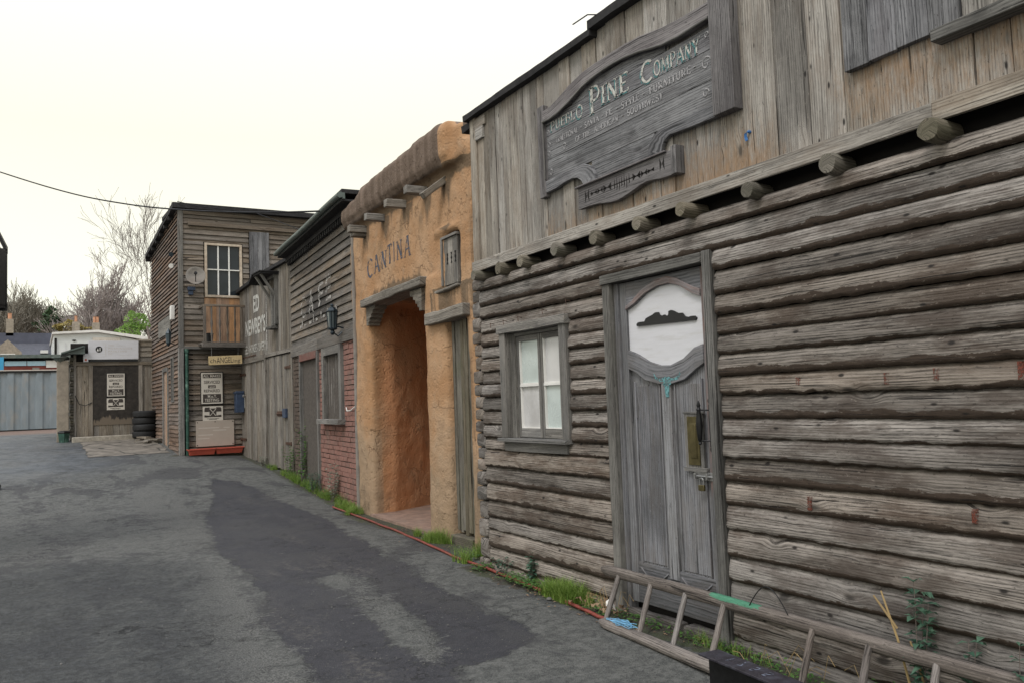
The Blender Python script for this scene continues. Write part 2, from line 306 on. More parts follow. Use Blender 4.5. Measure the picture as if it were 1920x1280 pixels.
class MB:
    def __init__(s): s.v = []; s.f = []; s.gc = []; s.pid = []; s.ed = []; s.id = rng.random()*40
    def nid(s): s.id = rng.random()*60+1; s.off = rng.random()*50; return s.id
    def add(s, p, gc=(0, 0, 0), ed=0, pid=None):
        s.v.append(Vector(p)); s.gc.append(gc); s.pid.append(s.id if pid is None else pid); s.ed.append(ed); return len(s.v)-1
    def plank(s, F, s0, s1, z0, z1, n0, n1, ax='s', seg=None, wob=.0, edf=None, n0b=None, n1b=None, taper=0):
        """a board; ax is the grain direction. n0b/n1b: depth at the z1 edge when it differs (lapped siding)"""
        s.nid(); off = s.off
        lo = {'s': (s0, s1), 'z': (z0, z1), 'n': (n0, n1)}[ax]
        if s0 > s1: s0, s1 = s1, s0
        if z0 > z1: z0, z1 = z1, z0
        lo = {'s': (s0, s1), 'z': (z0, z1), 'n': (n0, n1)}[ax]
        ln = abs(lo[1]-lo[0])
        if seg is None: seg = max(1, int(ln/.12)) if wob else 1
        if n0b is None: n0b = n0
        if n1b is None: n1b = n1
        base = len(s.v)
        for i in range(seg+1):
            t = i/seg; q = lo[0]+(lo[1]-lo[0])*t
            w = [wob*nz(q*2.1+off, k*9.7, s.id) + wob*.5*nz(q*9+off, k*3.3, s.id) for k in range(8)]
            if ax == 's': cs = [(q, z0+w[0], n0+w[1]), (q, z0+w[2], n1+w[3]), (q, z1+w[4], n1b+w[5]), (q, z1+w[6], n0b+w[7])]
            elif ax == 'z':
                nn0 = n0+(n0b-n0)*t; nn1 = n1+(n1b-n1)*t
                cs = [(s0+w[0], q, nn0+w[1]), (s0+w[2], q, nn1+w[3]), (s1+w[4], q, nn1+w[5]), (s1+w[6], q, nn0+w[7])]
            else: cs = [(s0+w[0], z0+w[1], q), (s1+w[2], z0+w[3], q), (s1+w[4], z1+w[5], q), (s0+w[6], z1+w[7], q)]
            for (a, b, c) in cs:
                al = {'s': a, 'z': b, 'n': c}[ax]; ac = {'s': b+c*.7, 'z': a+c*.7, 'n': a+b*.7}[ax]
                s.add(F.P(a, b, c), (al+off, ac+off, s.id*1.7), edf(a, b) if edf else 0)
        for i in range(seg):
            a = base+i*4; b = a+4
            for k in range(4): s.f.append((a+k, a+(k+1) % 4, b+(k+1) % 4, b+k))
        s.f.append((base+3, base+2, base+1, base)); e = base+seg*4; s.f.append((e, e+1, e+2, e+3))
    def box(s, F, s0, s1, z0, z1, n0, n1, ed=0):
        ax = 's' if abs(s1-s0) > abs(z1-z0) else 'z'
        s.plank(F, s0, s1, z0, z1, n0, n1, ax, 1, edf=(lambda a, b: ed))
    def tube(s, pts, r, k=8, caps=True, ed=0, rad_noise=0, edf=None):
        s.nid(); off = s.off; base = len(s.v); n = len(pts); pts = [Vector(p) for p in pts]
        rs = r if isinstance(r, (list, tuple)) else [r]*n
        prev = None; L_ = 0
        for i in range(n):
            d = (pts[min(i+1, n-1)]-pts[max(i-1, 0)]).normalized()
            if prev is None:
                u = d.cross(Vector((0, 0, 1)) if abs(d.z) < .9 else Vector((1, 0, 0))).normalized()
            else: u = (prev - d*prev.dot(d)).normalized()
            prev = u; v = d.cross(u)
            if i: L_ += (pts[i]-pts[i-1]).length
            for j in range(k):
                a = 2*math.pi*j/k
                rr = rs[i]*(1+rad_noise*nz(math.cos(a)*2+off, math.sin(a)*2, L_*3+off))
                s.add(pts[i]+(u*math.cos(a)+v*math.sin(a))*rr, (L_+off, a*rs[i], s.id), edf(i, a) if edf else ed)
        for i in range(n-1):
            for j in range(k):
                a = base+i*k+j; b = base+i*k+(j+1) % k
                s.f.append((a, b, b+k, a+k))
        if caps:
            s.f.append(tuple(base+j for j in range(k))[::-1]); s.f.append(tuple(base+(n-1)*k+j for j in range(k)))
    def prism(s, F, poly, n0, n1, ed=0, seg=0):
        """polygon in the frame's (s, z) plane, extruded from n0 to n1"""
        s.nid(); off = s.off; k = len(poly); base = len(s.v)
        for n in (n0, n1):
            for (a, z) in poly: s.add(F.P(a, z, n), (a+off, z+off+n*.7, s.id*1.7), ed)
        s.f.append(tuple(range(base+k-1, base-1, -1))); s.f.append(tuple(range(base+k, base+2*k)))
        for i in range(k):
            j = (i+1) % k; s.f.append((base+i, base+j, base+k+j, base+k+i))
    def band(s, F, top, bot, n0, n1, ed=0):
        """strip between two polylines with the same number of points"""
        s.nid(); off = s.off; base = len(s.v); k = len(top)
        for (a, z), (c, y) in zip(top, bot):
            for (q, w, n) in ((c, y, n0), (c, y, n1), (a, z, n1), (a, z, n0)):
                s.add(F.P(q, w, n), (q+off, w-(z-top[0][1])*.8+off, s.id*1.7), ed)
        for i in range(k-1):
            a = base+i*4; b = a+4
            for j in range(4): s.f.append((a+j, a+(j+1) % 4, b+(j+1) % 4, b+j))
        s.f.append((base+3, base+2, base+1, base)); e = base+(k-1)*4; s.f.append((e, e+1, e+2, e+3))
    def disc(s, F, a, z, r, n0, n1, k=20, rz=None):
        rz = rz or r
        s.prism(F, [(a+r*math.cos(2*math.pi*i/k), z+rz*math.sin(2*math.pi*i/k)) for i in range(k)], n0, n1)
    def lathe(s, o, prof, k=16, axis=None, ed=0):
        """prof: (radius, height) up the axis"""
        s.nid(); o = Vector(o); ax = Vector(axis or (0, 0, 1)).normalized()
        u = ax.cross(Vector((0, 0, 1)) if abs(ax.z) < .9 else Vector((1, 0, 0))).normalized(); v = ax.cross(u)
        base = len(s.v)
        for r, h in prof:
            for j in range(k):
                a = 2*math.pi*j/k; s.add(o+ax*h+(u*math.cos(a)+v*math.sin(a))*r, (h, a*.1, s.id), ed)
        for i in range(len(prof)-1):
            for j in range(k):
                a = base+i*k+j; b = base+i*k+(j+1) % k; s.f.append((a, b, b+k, a+k))
        s.f.append(tuple(base+j for j in range(k))[::-1]); e = base+(len(prof)-1)*k; s.f.append(tuple(e+j for j in range(k)))
    def quad(s, a, b, c, d, pid=None):
        i = len(s.v)
        for p in (a, b, c, d): s.add(p, (p[0], p[1], 0), 0, pid)
        s.f.append((i, i+1, i+2, i+3))
    def log(s, F, s0, s1, z0, z1, bulge, ragged=.010, step=.02, nb=0):
        """one waney-edged half-round log of the wall"""
        s.nid(); off = s.off; m = max(2, int((s1-s0)/step)); K = 12; base = len(s.v); h = z1-z0
        flat = rng.uniform(.38, .62); bb = bulge*rng.uniform(.85, 1.15); tiltn = rng.uniform(-.006, .006)
        eo = rng.uniform(-.30, .30); dz = rng.uniform(-.006, .006); rg2 = ragged*rng.uniform(.5, 1.8)
        for i in range(m+1):
            q = s0+(s1-s0)*i/m
            zb = z0-.003+rg2*.40*nz(q*2.1+off, 1)+rg2*.55*nz(q*13+off, 2)+.0035*nz(q*37+off, 2)
            zt_ = z1-.001+.002*nz(q*2.3+off, 5)+dz*.4
            big = .004*nz(q*1.3+off, 8)
            for j in range(K+1):
                t = j/K
                z = zb+(zt_-zb)*t
                n = (bb+big)*float(np.interp(t, (0, .05, .16, .38, .62, .84, 1), (.62, .88, 1.0, .99, .92, .72, .22)))+tiltn
                n += .0035*nz(q*2.0+off, z*38)+.002*nz(q*9+off, z*60, 3) + .0022*nz(q*1.5+off, z*120, 9)
                if t < .3: n += .008*nz(q*13+off, z*25, 4)*(1-t*3.3)
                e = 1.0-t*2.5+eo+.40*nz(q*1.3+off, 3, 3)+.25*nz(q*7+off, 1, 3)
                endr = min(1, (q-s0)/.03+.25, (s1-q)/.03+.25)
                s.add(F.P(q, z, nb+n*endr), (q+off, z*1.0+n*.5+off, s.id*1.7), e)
        for i in range(m):
            for j in range(K):
                a = base+i*(K+1)+j; s.f.append((a, a+1, a+K+2, a+K+1))
        # closed ends
        for b0 in (base, base+m*(K+1)):
            q = s0 if b0 == base else s1
            c0 = s.add(F.P(q, z0, nb-.02), (off, z0, s.id), 0); c1 = s.add(F.P(q, z1, nb-.02), (off, z1, s.id), 0)
            s.f.append((c0,)+tuple(b0+j for j in range(K+1))+(c1,))
    def build(s, name, mat, parent=None, loc=None, bev=0, smooth=False, label=None, cat=None, group=None, kind=None, norm=True):
        if parent is not None: L0 = RL[parent.name]
        elif loc is not None: L0 = Vector(loc)
        else: L0 = Vector((0, 0, 0))
        me = bpy.data.meshes.new(name)
        me.from_pydata([tuple(p-L0) for p in s.v], [], s.f)
        a = me.attributes.new('gc', 'FLOAT_VECTOR', 'POINT'); a.data.foreach_set('vector', np.array(s.gc, dtype=np.float32).ravel())
        a = me.attributes.new('pid', 'FLOAT', 'POINT'); a.data.foreach_set('value', np.array(s.pid, dtype=np.float32))
        a = me.attributes.new('ed', 'FLOAT', 'POINT'); a.data.foreach_set('value', np.array(s.ed, dtype=np.float32))
        if norm:
            bm = bmesh.new(); bm.from_mesh(me); bmesh.ops.recalc_face_normals(bm, faces=bm.faces); bm.to_mesh(me); bm.free()
        if smooth: me.shade_smooth()
        me.materials.append(M[mat] if isinstance(mat, str) else mat)
        o = link(bpy.data.objects.new(name, me))
        if parent is not None: o.parent = parent
        else: o.location = L0
        RL[o.name] = L0
        if bev:
            b = o.modifiers.new('bevel', 'BEVEL'); b.width = bev; b.segments = 2; b.limit_method = 'ANGLE'; b.angle_limit = rad(50)
            me.shade_smooth(); b.harden_normals = False
            try: me.set_sharp_from_angle(angle=rad(40))
            except Exception: pass
        elif smooth:
            try: me.set_sharp_from_angle(angle=rad(55))
            except Exception: pass
        tagset(o, label, cat, group, kind); return o

def copy_tree(o, parent=None):
    c = o.copy(); link(c); c.parent = parent; RL[c.name] = RL[o.name]
    for ch in [x for x in list(sc.objects) if x.parent == o]: copy_tree(ch, c)
    return c

# lettering --------------------------------------------------------
scratch = bpy.data.scenes.new('scratch')
def evaluated(o):
    """mesh of o with its modifiers, worked out in an otherwise empty scene"""
    scratch.collection.objects.link(o); vl = scratch.view_layers[0]; vl.update()
    dg = vl.depsgraph; dg.update()
    me = bpy.data.meshes.new_from_object(o.evaluated_get(dg)); scratch.collection.objects.unlink(o); return me
def font_poly(txt, spacing=1.0, bold=0.):
    cu = bpy.data.curves.new('t', 'FONT'); cu.body = txt; cu.resolution_u = 3; cu.space_character = spacing; cu.offset = bold
    o = bpy.data.objects.new('t', cu); me = evaluated(o)
    vs = [tuple(v.co[:2]) for v in me.vertices]; fs = [tuple(p.vertices) for p in me.polygons]
    bpy.data.objects.remove(o); bpy.data.curves.remove(cu); bpy.data.meshes.remove(me)
    return vs, fs
def arc(cx, cy, rx, ry, a0, a1, n=10):
    return [(cx+rx*math.cos(rad(a0+(a1-a0)*i/n)), cy+ry*math.sin(rad(a0+(a1-a0)*i/n))) for i in range(n+1)]
T, t_ = .15, .07
GL = {
 'A': (.72, [([(.02, 0), (.34, 1)], t_, 1), ([(.38, 1), (.70, 0)], T, 1), ([(.14, .36), (.58, .36)], t_, 0)]),
 'B': (.62, [([(.12, 0), (.12, 1)], T, 1), ([(.12, 1)]+arc(.3, .76, .22, .24, 90, -90, 8)+[(.12, .52)], t_, 0), ([(.12, .52)]+arc(.32, .26, .26, .26, 90, -90, 8)+[(.12, 0)], .09, 0)]),
 'C': (.66, [(arc(.36, .5, .31, .49, 50, 310, 16), .11, 1)]),
 'D': (.68, [([(.12, 0), (.12, 1)], T, 1), ([(.12, 1)]+arc(.3, .5, .32, .5, 90, -90, 12)+[(.12, 0)], .09, 0)]),
 'E': (.58, [([(.12, 0), (.12, 1)], T, 1), ([(.12, .97), (.52, .97)], t_, 0), ([(.12, .5), (.42, .5)], t_, 0), ([(.12, .03), (.54, .03)], t_, 0), ([(.52, .97), (.52, .84)], t_, 0), ([(.54, .03), (.54, .16)], t_, 0)]),
 'F': (.54, [([(.12, 0), (.12, 1)], T, 1), ([(.12, .97), (.52, .97)], t_, 0), ([(.12, .5), (.42, .5)], t_, 0), ([(.52, .97), (.52, .84)], t_, 0)]),
 'H': (.68, [([(.12, 0), (.12, 1)], T, 1), ([(.56, 0), (.56, 1)], T, 1), ([(.12, .5), (.56, .5)], t_, 0)]),
 'I': (.28, [([(.14, 0), (.14, 1)], T, 1)]),
 'L': (.54, [([(.12, 0), (.12, 1)], T, 1), ([(.12, .03), (.52, .03)], t_, 0), ([(.52, .03), (.52, .18)], t_, 0)]),
 'M': (.84, [([(.10, 0), (.12, 1)], t_, 1), ([(.12, 1), (.42, .15)], T, 0), ([(.42, .15), (.72, 1)], t_, 0), ([(.72, 1), (.74, 0)], T, 1)]),
 'N': (.72, [([(.10, 0), (.10, 1)], t_, 1), ([(.10, 1), (.60, 0)], T, 0), ([(.60, 0), (.60, 1)], t_, 1)]),
 'O': (.72, [(arc(.36, .5, .31, .49, 0, 360, 20), .11, 0)]),
 'P': (.60, [([(.12, 0), (.12, 1)], T, 1), ([(.12, 1)]+arc(.3, .74, .24, .26, 90, -90, 8)+[(.12, .48)], .08, 0)]),
 'R': (.66, [([(.12, 0), (.12, 1)], T, 1), ([(.12, 1)]+arc(.3, .74, .24, .26, 90, -90, 8)+[(.12, .48)], .08, 0), ([(.3, .48), (.6, 0)], T, 1)]),
 'S': (.56, [(arc(.28, .74, .2, .24, 20, 270, 10)+arc(.28, .25, .22, .25, 90, -160, 10), .10, 0)]),
 'T': (.62, [([(.31, 0), (.31, 1)], T, 1), ([(.04, .97), (.58, .97)], t_, 0), ([(.04, .97), (.04, .82)], t_, 0), ([(.58, .97), (.58, .82)], t_, 0)]),
 'U': (.68, [([(.12, 1), (.12, .3)]+arc(.34, .28, .22, .27, 180, 360, 10)+[(.56, 1)], .10, 1)]),
 'W': (.90, [([(.04, 1), (.24, 0)], T, 1), ([(.24, 0), (.44, .9)], t_, 0), ([(.44, .9), (.64, 0)], T, 0), ([(.64, 0), (.84, 1)], t_, 1)]),
 'Y': (.68, [([(.04, 1), (.34, .48)], T, 1), ([(.62, 1), (.34, .48)], t_, 1), ([(.34, .48), (.34, 0)], T, 1)]),
 '-': (.34, [([(.06, .45), (.28, .45)], .08, 0)]), ' ': (.36, []),
}
def serif_poly(txt, gap=.10, thick=1.0):
    vs, fs = [], []; x = 0
    for ch in txt:
        w, strokes = GL[ch]
        for pts, th, ser in strokes:
            th = th*thick; n = len(pts); b = len(vs)
            for i, (px, py) in enumerate(pts):
                q0 = pts[max(0, i-1)]; q1 = pts[min(n-1, i+1)]; dx, dy = q1[0]-q0[0], q1[1]-q0[1]; l = math.hypot(dx, dy) or 1
                nx, ny = -dy/l*th/2, dx/l*th/2
                vs += [(x+px+nx, py+ny), (x+px-nx, py-ny)]
                if i: k = b+2*i; fs.append((k-2, k-1, k+1, k))
            if ser:
                for (px, py) in (pts[0], pts[-1]):
                    if py < .06 or py > .94:
                        s_ = .035 if py < .5 else -.035; b = len(vs)
                        vs += [(x+px-.14, py), (x+px+.14, py), (x+px+.12, py+s_), (x+px-.12, py+s_)]; fs.append((b, b+1, b+2, b+3))
        x += w+gap
    return vs, fs
def place_text(F, poly, sL, sR, zb, zt_, n, name, mat, parent=None, surf=None, sub=0, ty=None, off=.003, label=None, shear=0, fit=None, **kw):
    """fit a flat word between sL..sR and zb..zt; surf(s, z) gives the depth of an uneven wall under it"""
    vs, fs = poly
    xs = [v[0] for v in vs]; ys = [v[1] for v in vs]; x0, x1 = min(xs), max(xs); y0, y1 = (0, max(ys)) if ty is None else ty
    bm = bmesh.new(); bv = [bm.verts.new((v[0], v[1], 0)) for v in vs]
    for f in fs:
        try: bm.faces.new([bv[i] for i in f])
        except Exception: pass
    for v in bm.verts:
        u = (v.co.x-x0)/(x1-x0); t = (v.co.y-y0)/(y1-y0)
        u += shear*(t-.5)
        v.co.x = sL+(sR-sL)*u; v.co.y = zb+(zt_-zb)*t
        if fit: v.co.y = fit(u, t)
    if sub:
        lo = min(v.co.x for v in bm.verts); hi = max(v.co.x for v in bm.verts)
        for i in range(1, int((hi-lo)/sub)+1):
            bmesh.ops.bisect_plane(bm, geom=bm.verts[:]+bm.edges[:]+bm.faces[:], plane_co=(lo+i*sub, 0, 0), plane_no=(1, 0, 0))
        lo = min(v.co.y for v in bm.verts); hi = max(v.co.y for v in bm.verts)
        for i in range(1, int((hi-lo)/sub)+1):
            bmesh.ops.bisect_plane(bm, geom=bm.verts[:]+bm.edges[:]+bm.faces[:], plane_co=(0, lo+i*sub, 0), plane_no=(0, 1, 0))
    bm.verts.ensure_lookup_table()
    mb = MB()
    for v in bm.verts:
        d = surf(v.co.x, v.co.y) if surf else n
        mb.add(F.P(v.co.x, v.co.y, d+off), (v.co.x, v.co.y, 1))
    for v_i, v in enumerate(bm.verts): v.index = v_i
    for f in bm.faces: mb.f.append(tuple(v.index for v in f.verts))
    bm.free()
    return mb.build(name, mat, parent, norm=False, label=label, **kw)

def siding(F, mb, s0, s1, z0, z1, pitch, holes=(), lap=.028, n=0., wob=.003, jl=2.6, edf=None, topf=None, th=.018):
    """lapped horizontal boards with rectangular holes (s0, s1, z0, z1)"""
    rows = []; z = z0
    while z < z1-.02:
        h = pitch*rng.uniform(.93, 1.07); rows.append((z, min(z+h, z1))); z += h
    for (a, b) in rows:
        cuts = sorted({a, b} | {q for h in holes for q in h[2:4] if a+.008 < q < b-.008})
        for c, d in zip(cuts[:-1], cuts[1:]):
            mid = (c+d)/2; iv = [(s0, s1)]
            for h in holes:
                if h[2] < mid < h[3]:
                    nv = []
                    for (p, q) in iv:
                        if h[0] > p: nv.append((p, min(q, h[0])))
                        if h[1] < q: nv.append((max(p, h[1]), q))
                    iv = [x for x in nv if x[1]-x[0] > .01]
            if topf is not None:
                lim = [x for x in iv]; iv = []
                for (p, q) in lim:
                    q2 = q
                    while q2 > p and topf(q2) < mid: q2 -= .05
                    p2 = p
                    while p2 < q2 and topf(p2) < mid: p2 += .05
                    if q2-p2 > .02: iv.append((p2, q2))
            f = lambda z_: n+lap*(1-(z_-a)/(b-a))
            for (p, q) in iv:
                x = p
                while x < q-.01:
                    y = min(q, x+jl*rng.uniform(.5, 1.4))
                    if q-y < .3: y = q
                    dz = rng.uniform(-.004, .004); dn = rng.uniform(-.003, .003)
                    mb.plank(F, x+.0015, y-.0015, c+dz, d+.004, f(c)-th, f(c)+dn, 's', max(1, int((y-x)/.3)), wob, edf, n0b=f(d)-th, n1b=f(d)+dn)
                    x = y
    return rows
def ivals(lo, hi, holes, mid, ax=1):
    iv = [(lo, hi)]
    for h in holes:
        if h[0] < mid < h[1]:
            nv = []
            for (p, q) in iv:
                if h[2] > p: nv.append((p, min(q, h[2])))
                if h[3] < q: nv.append((max(p, h[3]), q))
            iv = [x for x in nv if x[1]-x[0] > .01]
    return iv
def boards_v(F, mb, s0, s1, z0, z1, w, n0=0, n1=.02, holes=(), wob=.003, edf=None, topf=None, seams=None, jit=.004, botf=None):
    if seams is None:
        seams = [s0]; 
        while seams[-1] < s1-.04: seams.append(min(s1, seams[-1]+w*rng.uniform(.75, 1.25)))
        if s1-seams[-1] > .005: seams.append(s1)
    for a, b in zip(seams[:-1], seams[1:]):
        top = topf((a+b)/2) if topf else z1
        bot = botf((a+b)/2) if botf else z0
        for (p, q) in ivals(bot, top, holes, (a+b)/2, 1):
            d = rng.uniform(-jit, jit)
            mb.plank(F, a+.0015, b-.002, p, q, n0, n1+d, 'z', max(1, int((q-p)/.25)), wob, edf)
def frame_rect(F, parent, name, s0, s1, z0, z1, w, n0, n1, mat, bev=.003, sides='LRTB', label=None):
    mb = MB()
    if 'L' in sides: mb.plank(F, s0, s0+w, z0, z1, n0, n1, 'z', None, .003)
    if 'R' in sides: mb.plank(F, s1-w, s1, z0, z1, n0, n1, 'z', None, .003)
    if 'T' in sides: mb.plank(F, s0+w, s1-w, z1-w, z1, n0, n1-.002, 's', None, .003)
    if 'B' in sides: mb.plank(F, s0+w, s1-w, z0, z0+w, n0, n1-.002, 's', None, .003)
    return mb.build(name, mat, parent, bev=bev, label=label)

# ------------------------------------------------------------------ ground
def smooth(t): t = min(max(t, 0), 1); return t*t*(3-2*t)
def gz(x, y): return .9*smooth((y-11)/18) - .05*min(max(x-2.9, 0), 2)*smooth((y-14)/6)
def inpoly(x, y, P):
    c = False; j = len(P)-1
    for i in range(len(P)):
        if (P[i][1] > y) != (P[j][1] > y) and x < (P[j][0]-P[i][0])*(y-P[i][1])/(P[j][1]-P[i][1])+P[i][0]: c = not c
        j = i
    return c
def pdist(x, y, P):
    m = 9
    for i in range(len(P)):
        a = P[i-1]; b = P[i]; dx, dy = b[0]-a[0], b[1]-a[1]; L2 = dx*dx+dy*dy or 1e-9
        t = min(1, max(0, ((x-a[0])*dx+(y-a[1])*dy)/L2)); m = min(m, math.hypot(x-a[0]-t*dx, y-a[1]-t*dy))
    return m if inpoly(x, y, P) else -m
PD = [(2.9, 16.58), (3.3, 15.93), (3.34, 13.35), (3.35, 11.11), (3.11, 8.61), (2.93, 7.01), (2.81, 5.89), (2.8, 5.11), (2.76, 4.59), (2.58, 4.43), (2.22, 4.34), (2.06, 4.4), (1.9, 3.6), (1.23, 3.6), (1.39, 4.95), (1.38, 5.56), (1.41, 6.29), (1.64, 6.95), (1.71, 8.27), (1.67, 9.42), (1.85, 11.17), (2.44, 13.71)]
PL = [[(2.11, 7.21), (2.41, 7.37), (2.48, 6.89), (2.41, 6.33), (2.33, 5.41), (2.18, 4.68), (2.02, 4.41), (1.95, 4.54), (1.98, 5.04), (2.07, 5.78), (2.14, 6.56)],
      [(1.46, 8.83), (1.56, 7.8), (1.46, 6.26), (1.34, 5.99), (1.39, 5.34), (1.2, 3.6), (0.8, 3.6), (0.96, 5.81), (1.15, 7.11)],
      [(1.74, 16.54), (2.17, 14.55), (1.88, 10.59), (1.58, 8.92), (1.33, 9.69), (1.26, 13.34), (1.32, 15.77)],
      [(-0.71, 14.74), (0.43, 15.7), (1.45, 13.2), (1.44, 10.5), (0.89, 9.5), (0.17, 9.76), (-0.47, 9.79)]]
PR = [(-0.44, 9.17), (0.17, 9.58), (0.78, 9.41), (1.31, 8.8), (1.19, 7.09), (1.01, 5.76), (0.8, 3.6), (-0.8, 3.6)]
PB = [(-1.31, 33.25), (1.07, 25.15), (1.46, 21.45), (1.62, 19.4), (0.31, 17.76), (-0.69, 17.66), (-4, 18), (-4, 33)]
def ground():
    m, nt, p, o = newmat('lane_tarmac'); g = G(nt)
    ob = g.n('TexCoord').outputs['Object']; pa = g.attr('patch').outputs['Fac']; ro = g.attr('rough').outputs['Fac']; bl = g.attr('wet').outputs['Fac']; vg = g.attr('verge').outputs['Fac']; li = g.attr('lite').outputs['Fac']
    n1 = g.noise(ob, 1.7, 5, .62); n2 = g.noise(ob, 9, 5, .65); n3 = g.noise(ob, 90, 4, .7); n4 = g.noise(ob, 3.5, 6, .7, .4)
    n5 = g.noise(ob, 24, 6, .75); n6 = g.noise(g.vm(ob, (2.2, .7, 1)), 1, 4, .6)
    agg = g.vor(ob, 130)
    light = g.mix(g.mr(g.math('ADD', g.math('MULTIPLY', n2, .5), g.math('MULTIPLY', n5, .5)), .40, .60), (.056, .059, .057), (.130, .132, .124))
    light = g.mix(g.math('MULTIPLY', g.mr(agg, .1, .55, 1, 0), .5), light, (.165, .165, .15))
    dark = g.mix(g.mr(n2, .3, .7), (.023, .024, .030), (.037, .037, .044))
    dark = g.mix(g.math('MULTIPLY', g.mr(n6, .52, .66), g.mr(n5, .45, .6)), dark, (.085, .080, .074))
    dark = g.mix(g.math('MULTIPLY', g.mr(n3, .55, .75), .35), dark, (.09, .09, .10))
    mask = g.mr(g.math('ADD', pa, g.math('ADD', g.math('MULTIPLY', g.math('SUBTRACT', n1, .5), 1.1), g.math('ADD', g.math('MULTIPLY', g.math('SUBTRACT', n4, .5), 1.5), g.math('MULTIPLY', g.math('SUBTRACT', n5, .5), .9)))), .42, .54)
    col = g.mix(mask, light, dark)
    n7 = g.noise(g.vm(ob, (1.5, .8, 1)), .9, 6, .68, .6)
    col = g.mix(g.mr(n7, .49, .57, 0, .74), col, g.mix(n5, (.030, .030, .034), (.052, .052, .054)))
    gm = g.mr(g.math('ADD', li, g.math('ADD', g.math('MULTIPLY', g.math('SUBTRACT', n4, .5), 2.4), g.math('MULTIPLY', g.math('SUBTRACT', n5, .5), 1.9))), .42, .72)
    grav = g.mix(g.mr(n3, .38, .62), (.050, .052, .050), (.175, .175, .162))
    col = g.mix(g.math('MULTIPLY', gm, .9), col, grav)
    # broken, damp surfacing
    dmp = g.mr(g.math('ADD', g.math('MULTIPLY', n4, .8), g.math('MULTIPLY', n1, .4)), .56, .68)
    rm = g.math('MULTIPLY', ro, 1.)
    col = g.mix(g.math('MULTIPLY', rm, g.math('MULTIPLY_ADD', dmp, .45, .48)), col, g.mix(g.mr(n5, .42, .62), (.020, .023, .027), (.050, .056, .062)))
    w2 = g.noise(ob, .8, 3, .5)
    col = g.mix(g.math('MULTIPLY', bl, g.mr(w2, .35, .65, .35, .9)), col, g.mix(g.mr(n4, .4, .6), (.030, .038, .048), (.085, .098, .112)))
    # cracks
    wv = g.n('VectorMath', operation='ADD'); g.put(wv.inputs[0], ob)
    nn = g.n('TexNoise'); g.put(nn.inputs[0], ob); nn.inputs['Scale'].default_value = 2.2; nn.inputs['Detail'].default_value = 6; nn.inputs['Roughness'].default_value = .7
    g.put(wv.inputs[1], g.vm(nn.outputs[1], (.9, .9, 0)))
    ck = g.vor(wv.outputs[0], 3.2, 'DISTANCE_TO_EDGE'); ck2 = g.vor(wv.outputs[0], 9, 'DISTANCE_TO_EDGE')
    crack = g.math('MULTIPLY', g.mr(ck, .003, .010, 1, 0), g.mr(g.noise(ob, .9, 2), .48, .54))
    crack2 = g.math('MULTIPLY', g.mr(ck2, .01, .04, 1, 0), g.math('MULTIPLY', rm, g.mr(n4, .50, .60)))
    cr = g.math('MAXIMUM', crack, crack2)
    col = g.mix(g.math('MULTIPLY', cr, .9), col, (.012, .013, .014))
    # earth and moss at the foot of the walls
    vm_ = g.mr(g.math('ADD', vg, g.math('MULTIPLY', g.math('SUBTRACT', n2, .5), 1.1)), .45, .62)
    earth = g.mix(g.mr(n4, .4, .6), (.052, .044, .034), (.050, .062, .028))
    col = g.mix(vm_, col, earth)
    far = g.attr('soil').outputs['Fac']
    col = g.mix(far, col, (.17, .115, .09))
    sp = g.noise(ob, 170, 3, .7); sp2 = g.noise(ob, 55, 3, .7)
    col = g.mix(g.mr(sp, .56, .68, 0, .55), col, (.20, .20, .19)); col = g.mix(g.mr(sp2, .46, .34, 0, .6), col, (.016, .017, .019))
    nt.links.new(col, p.inputs['Base Color'])
    r = g.math('SUBTRACT', .88, g.math('MULTIPLY', g.math('ADD', g.math('MULTIPLY', mask, .5), g.math('ADD', g.math('MULTIPLY', rm, dmp), bl)), .30))
    g.put(p.inputs['Roughness'], g.math('MAXIMUM', r, .42)); p.inputs['Specular IOR Level'].default_value = .4
    hgt = g.math('ADD', g.math('MULTIPLY', agg, g.math('MULTIPLY_ADD', mask, -.35, .55)), g.math('ADD', g.math('MULTIPLY', n3, .8), g.math('SUBTRACT', g.math('MULTIPLY', n5, .5), g.math('MULTIPLY', cr, 1.8))))
    rb = g.math('MULTIPLY', g.math('MULTIPLY', rm, n5), 3.0)
    g.bump(g.math('SUBTRACT', g.math('ADD', hgt, rb), g.math('MULTIPLY', mask, .5)), .8, .012, p)
    def axis(brk):
        out = []
        for a, b, st in brk:
            x = a
            while x < b-1e-6: out.append(x); x += st
        out.append(brk[-1][1]); return out
    xs = axis([(-300, -40, 65), (-40, -4, 6), (-4, -1, .3), (-1, 4.2, .05), (4.2, 8, .4), (8, 40, 8), (40, 300, 65)])
    ys = axis([(-60, -4, 14), (-4, 2, .5), (2, 10, .05), (10, 20, .1), (20, 30, .3), (30, 60, 3), (60, 600, 90)])
    V = []; lt = []; pt = []; rg = []; wt = []; vg_ = []; so = []
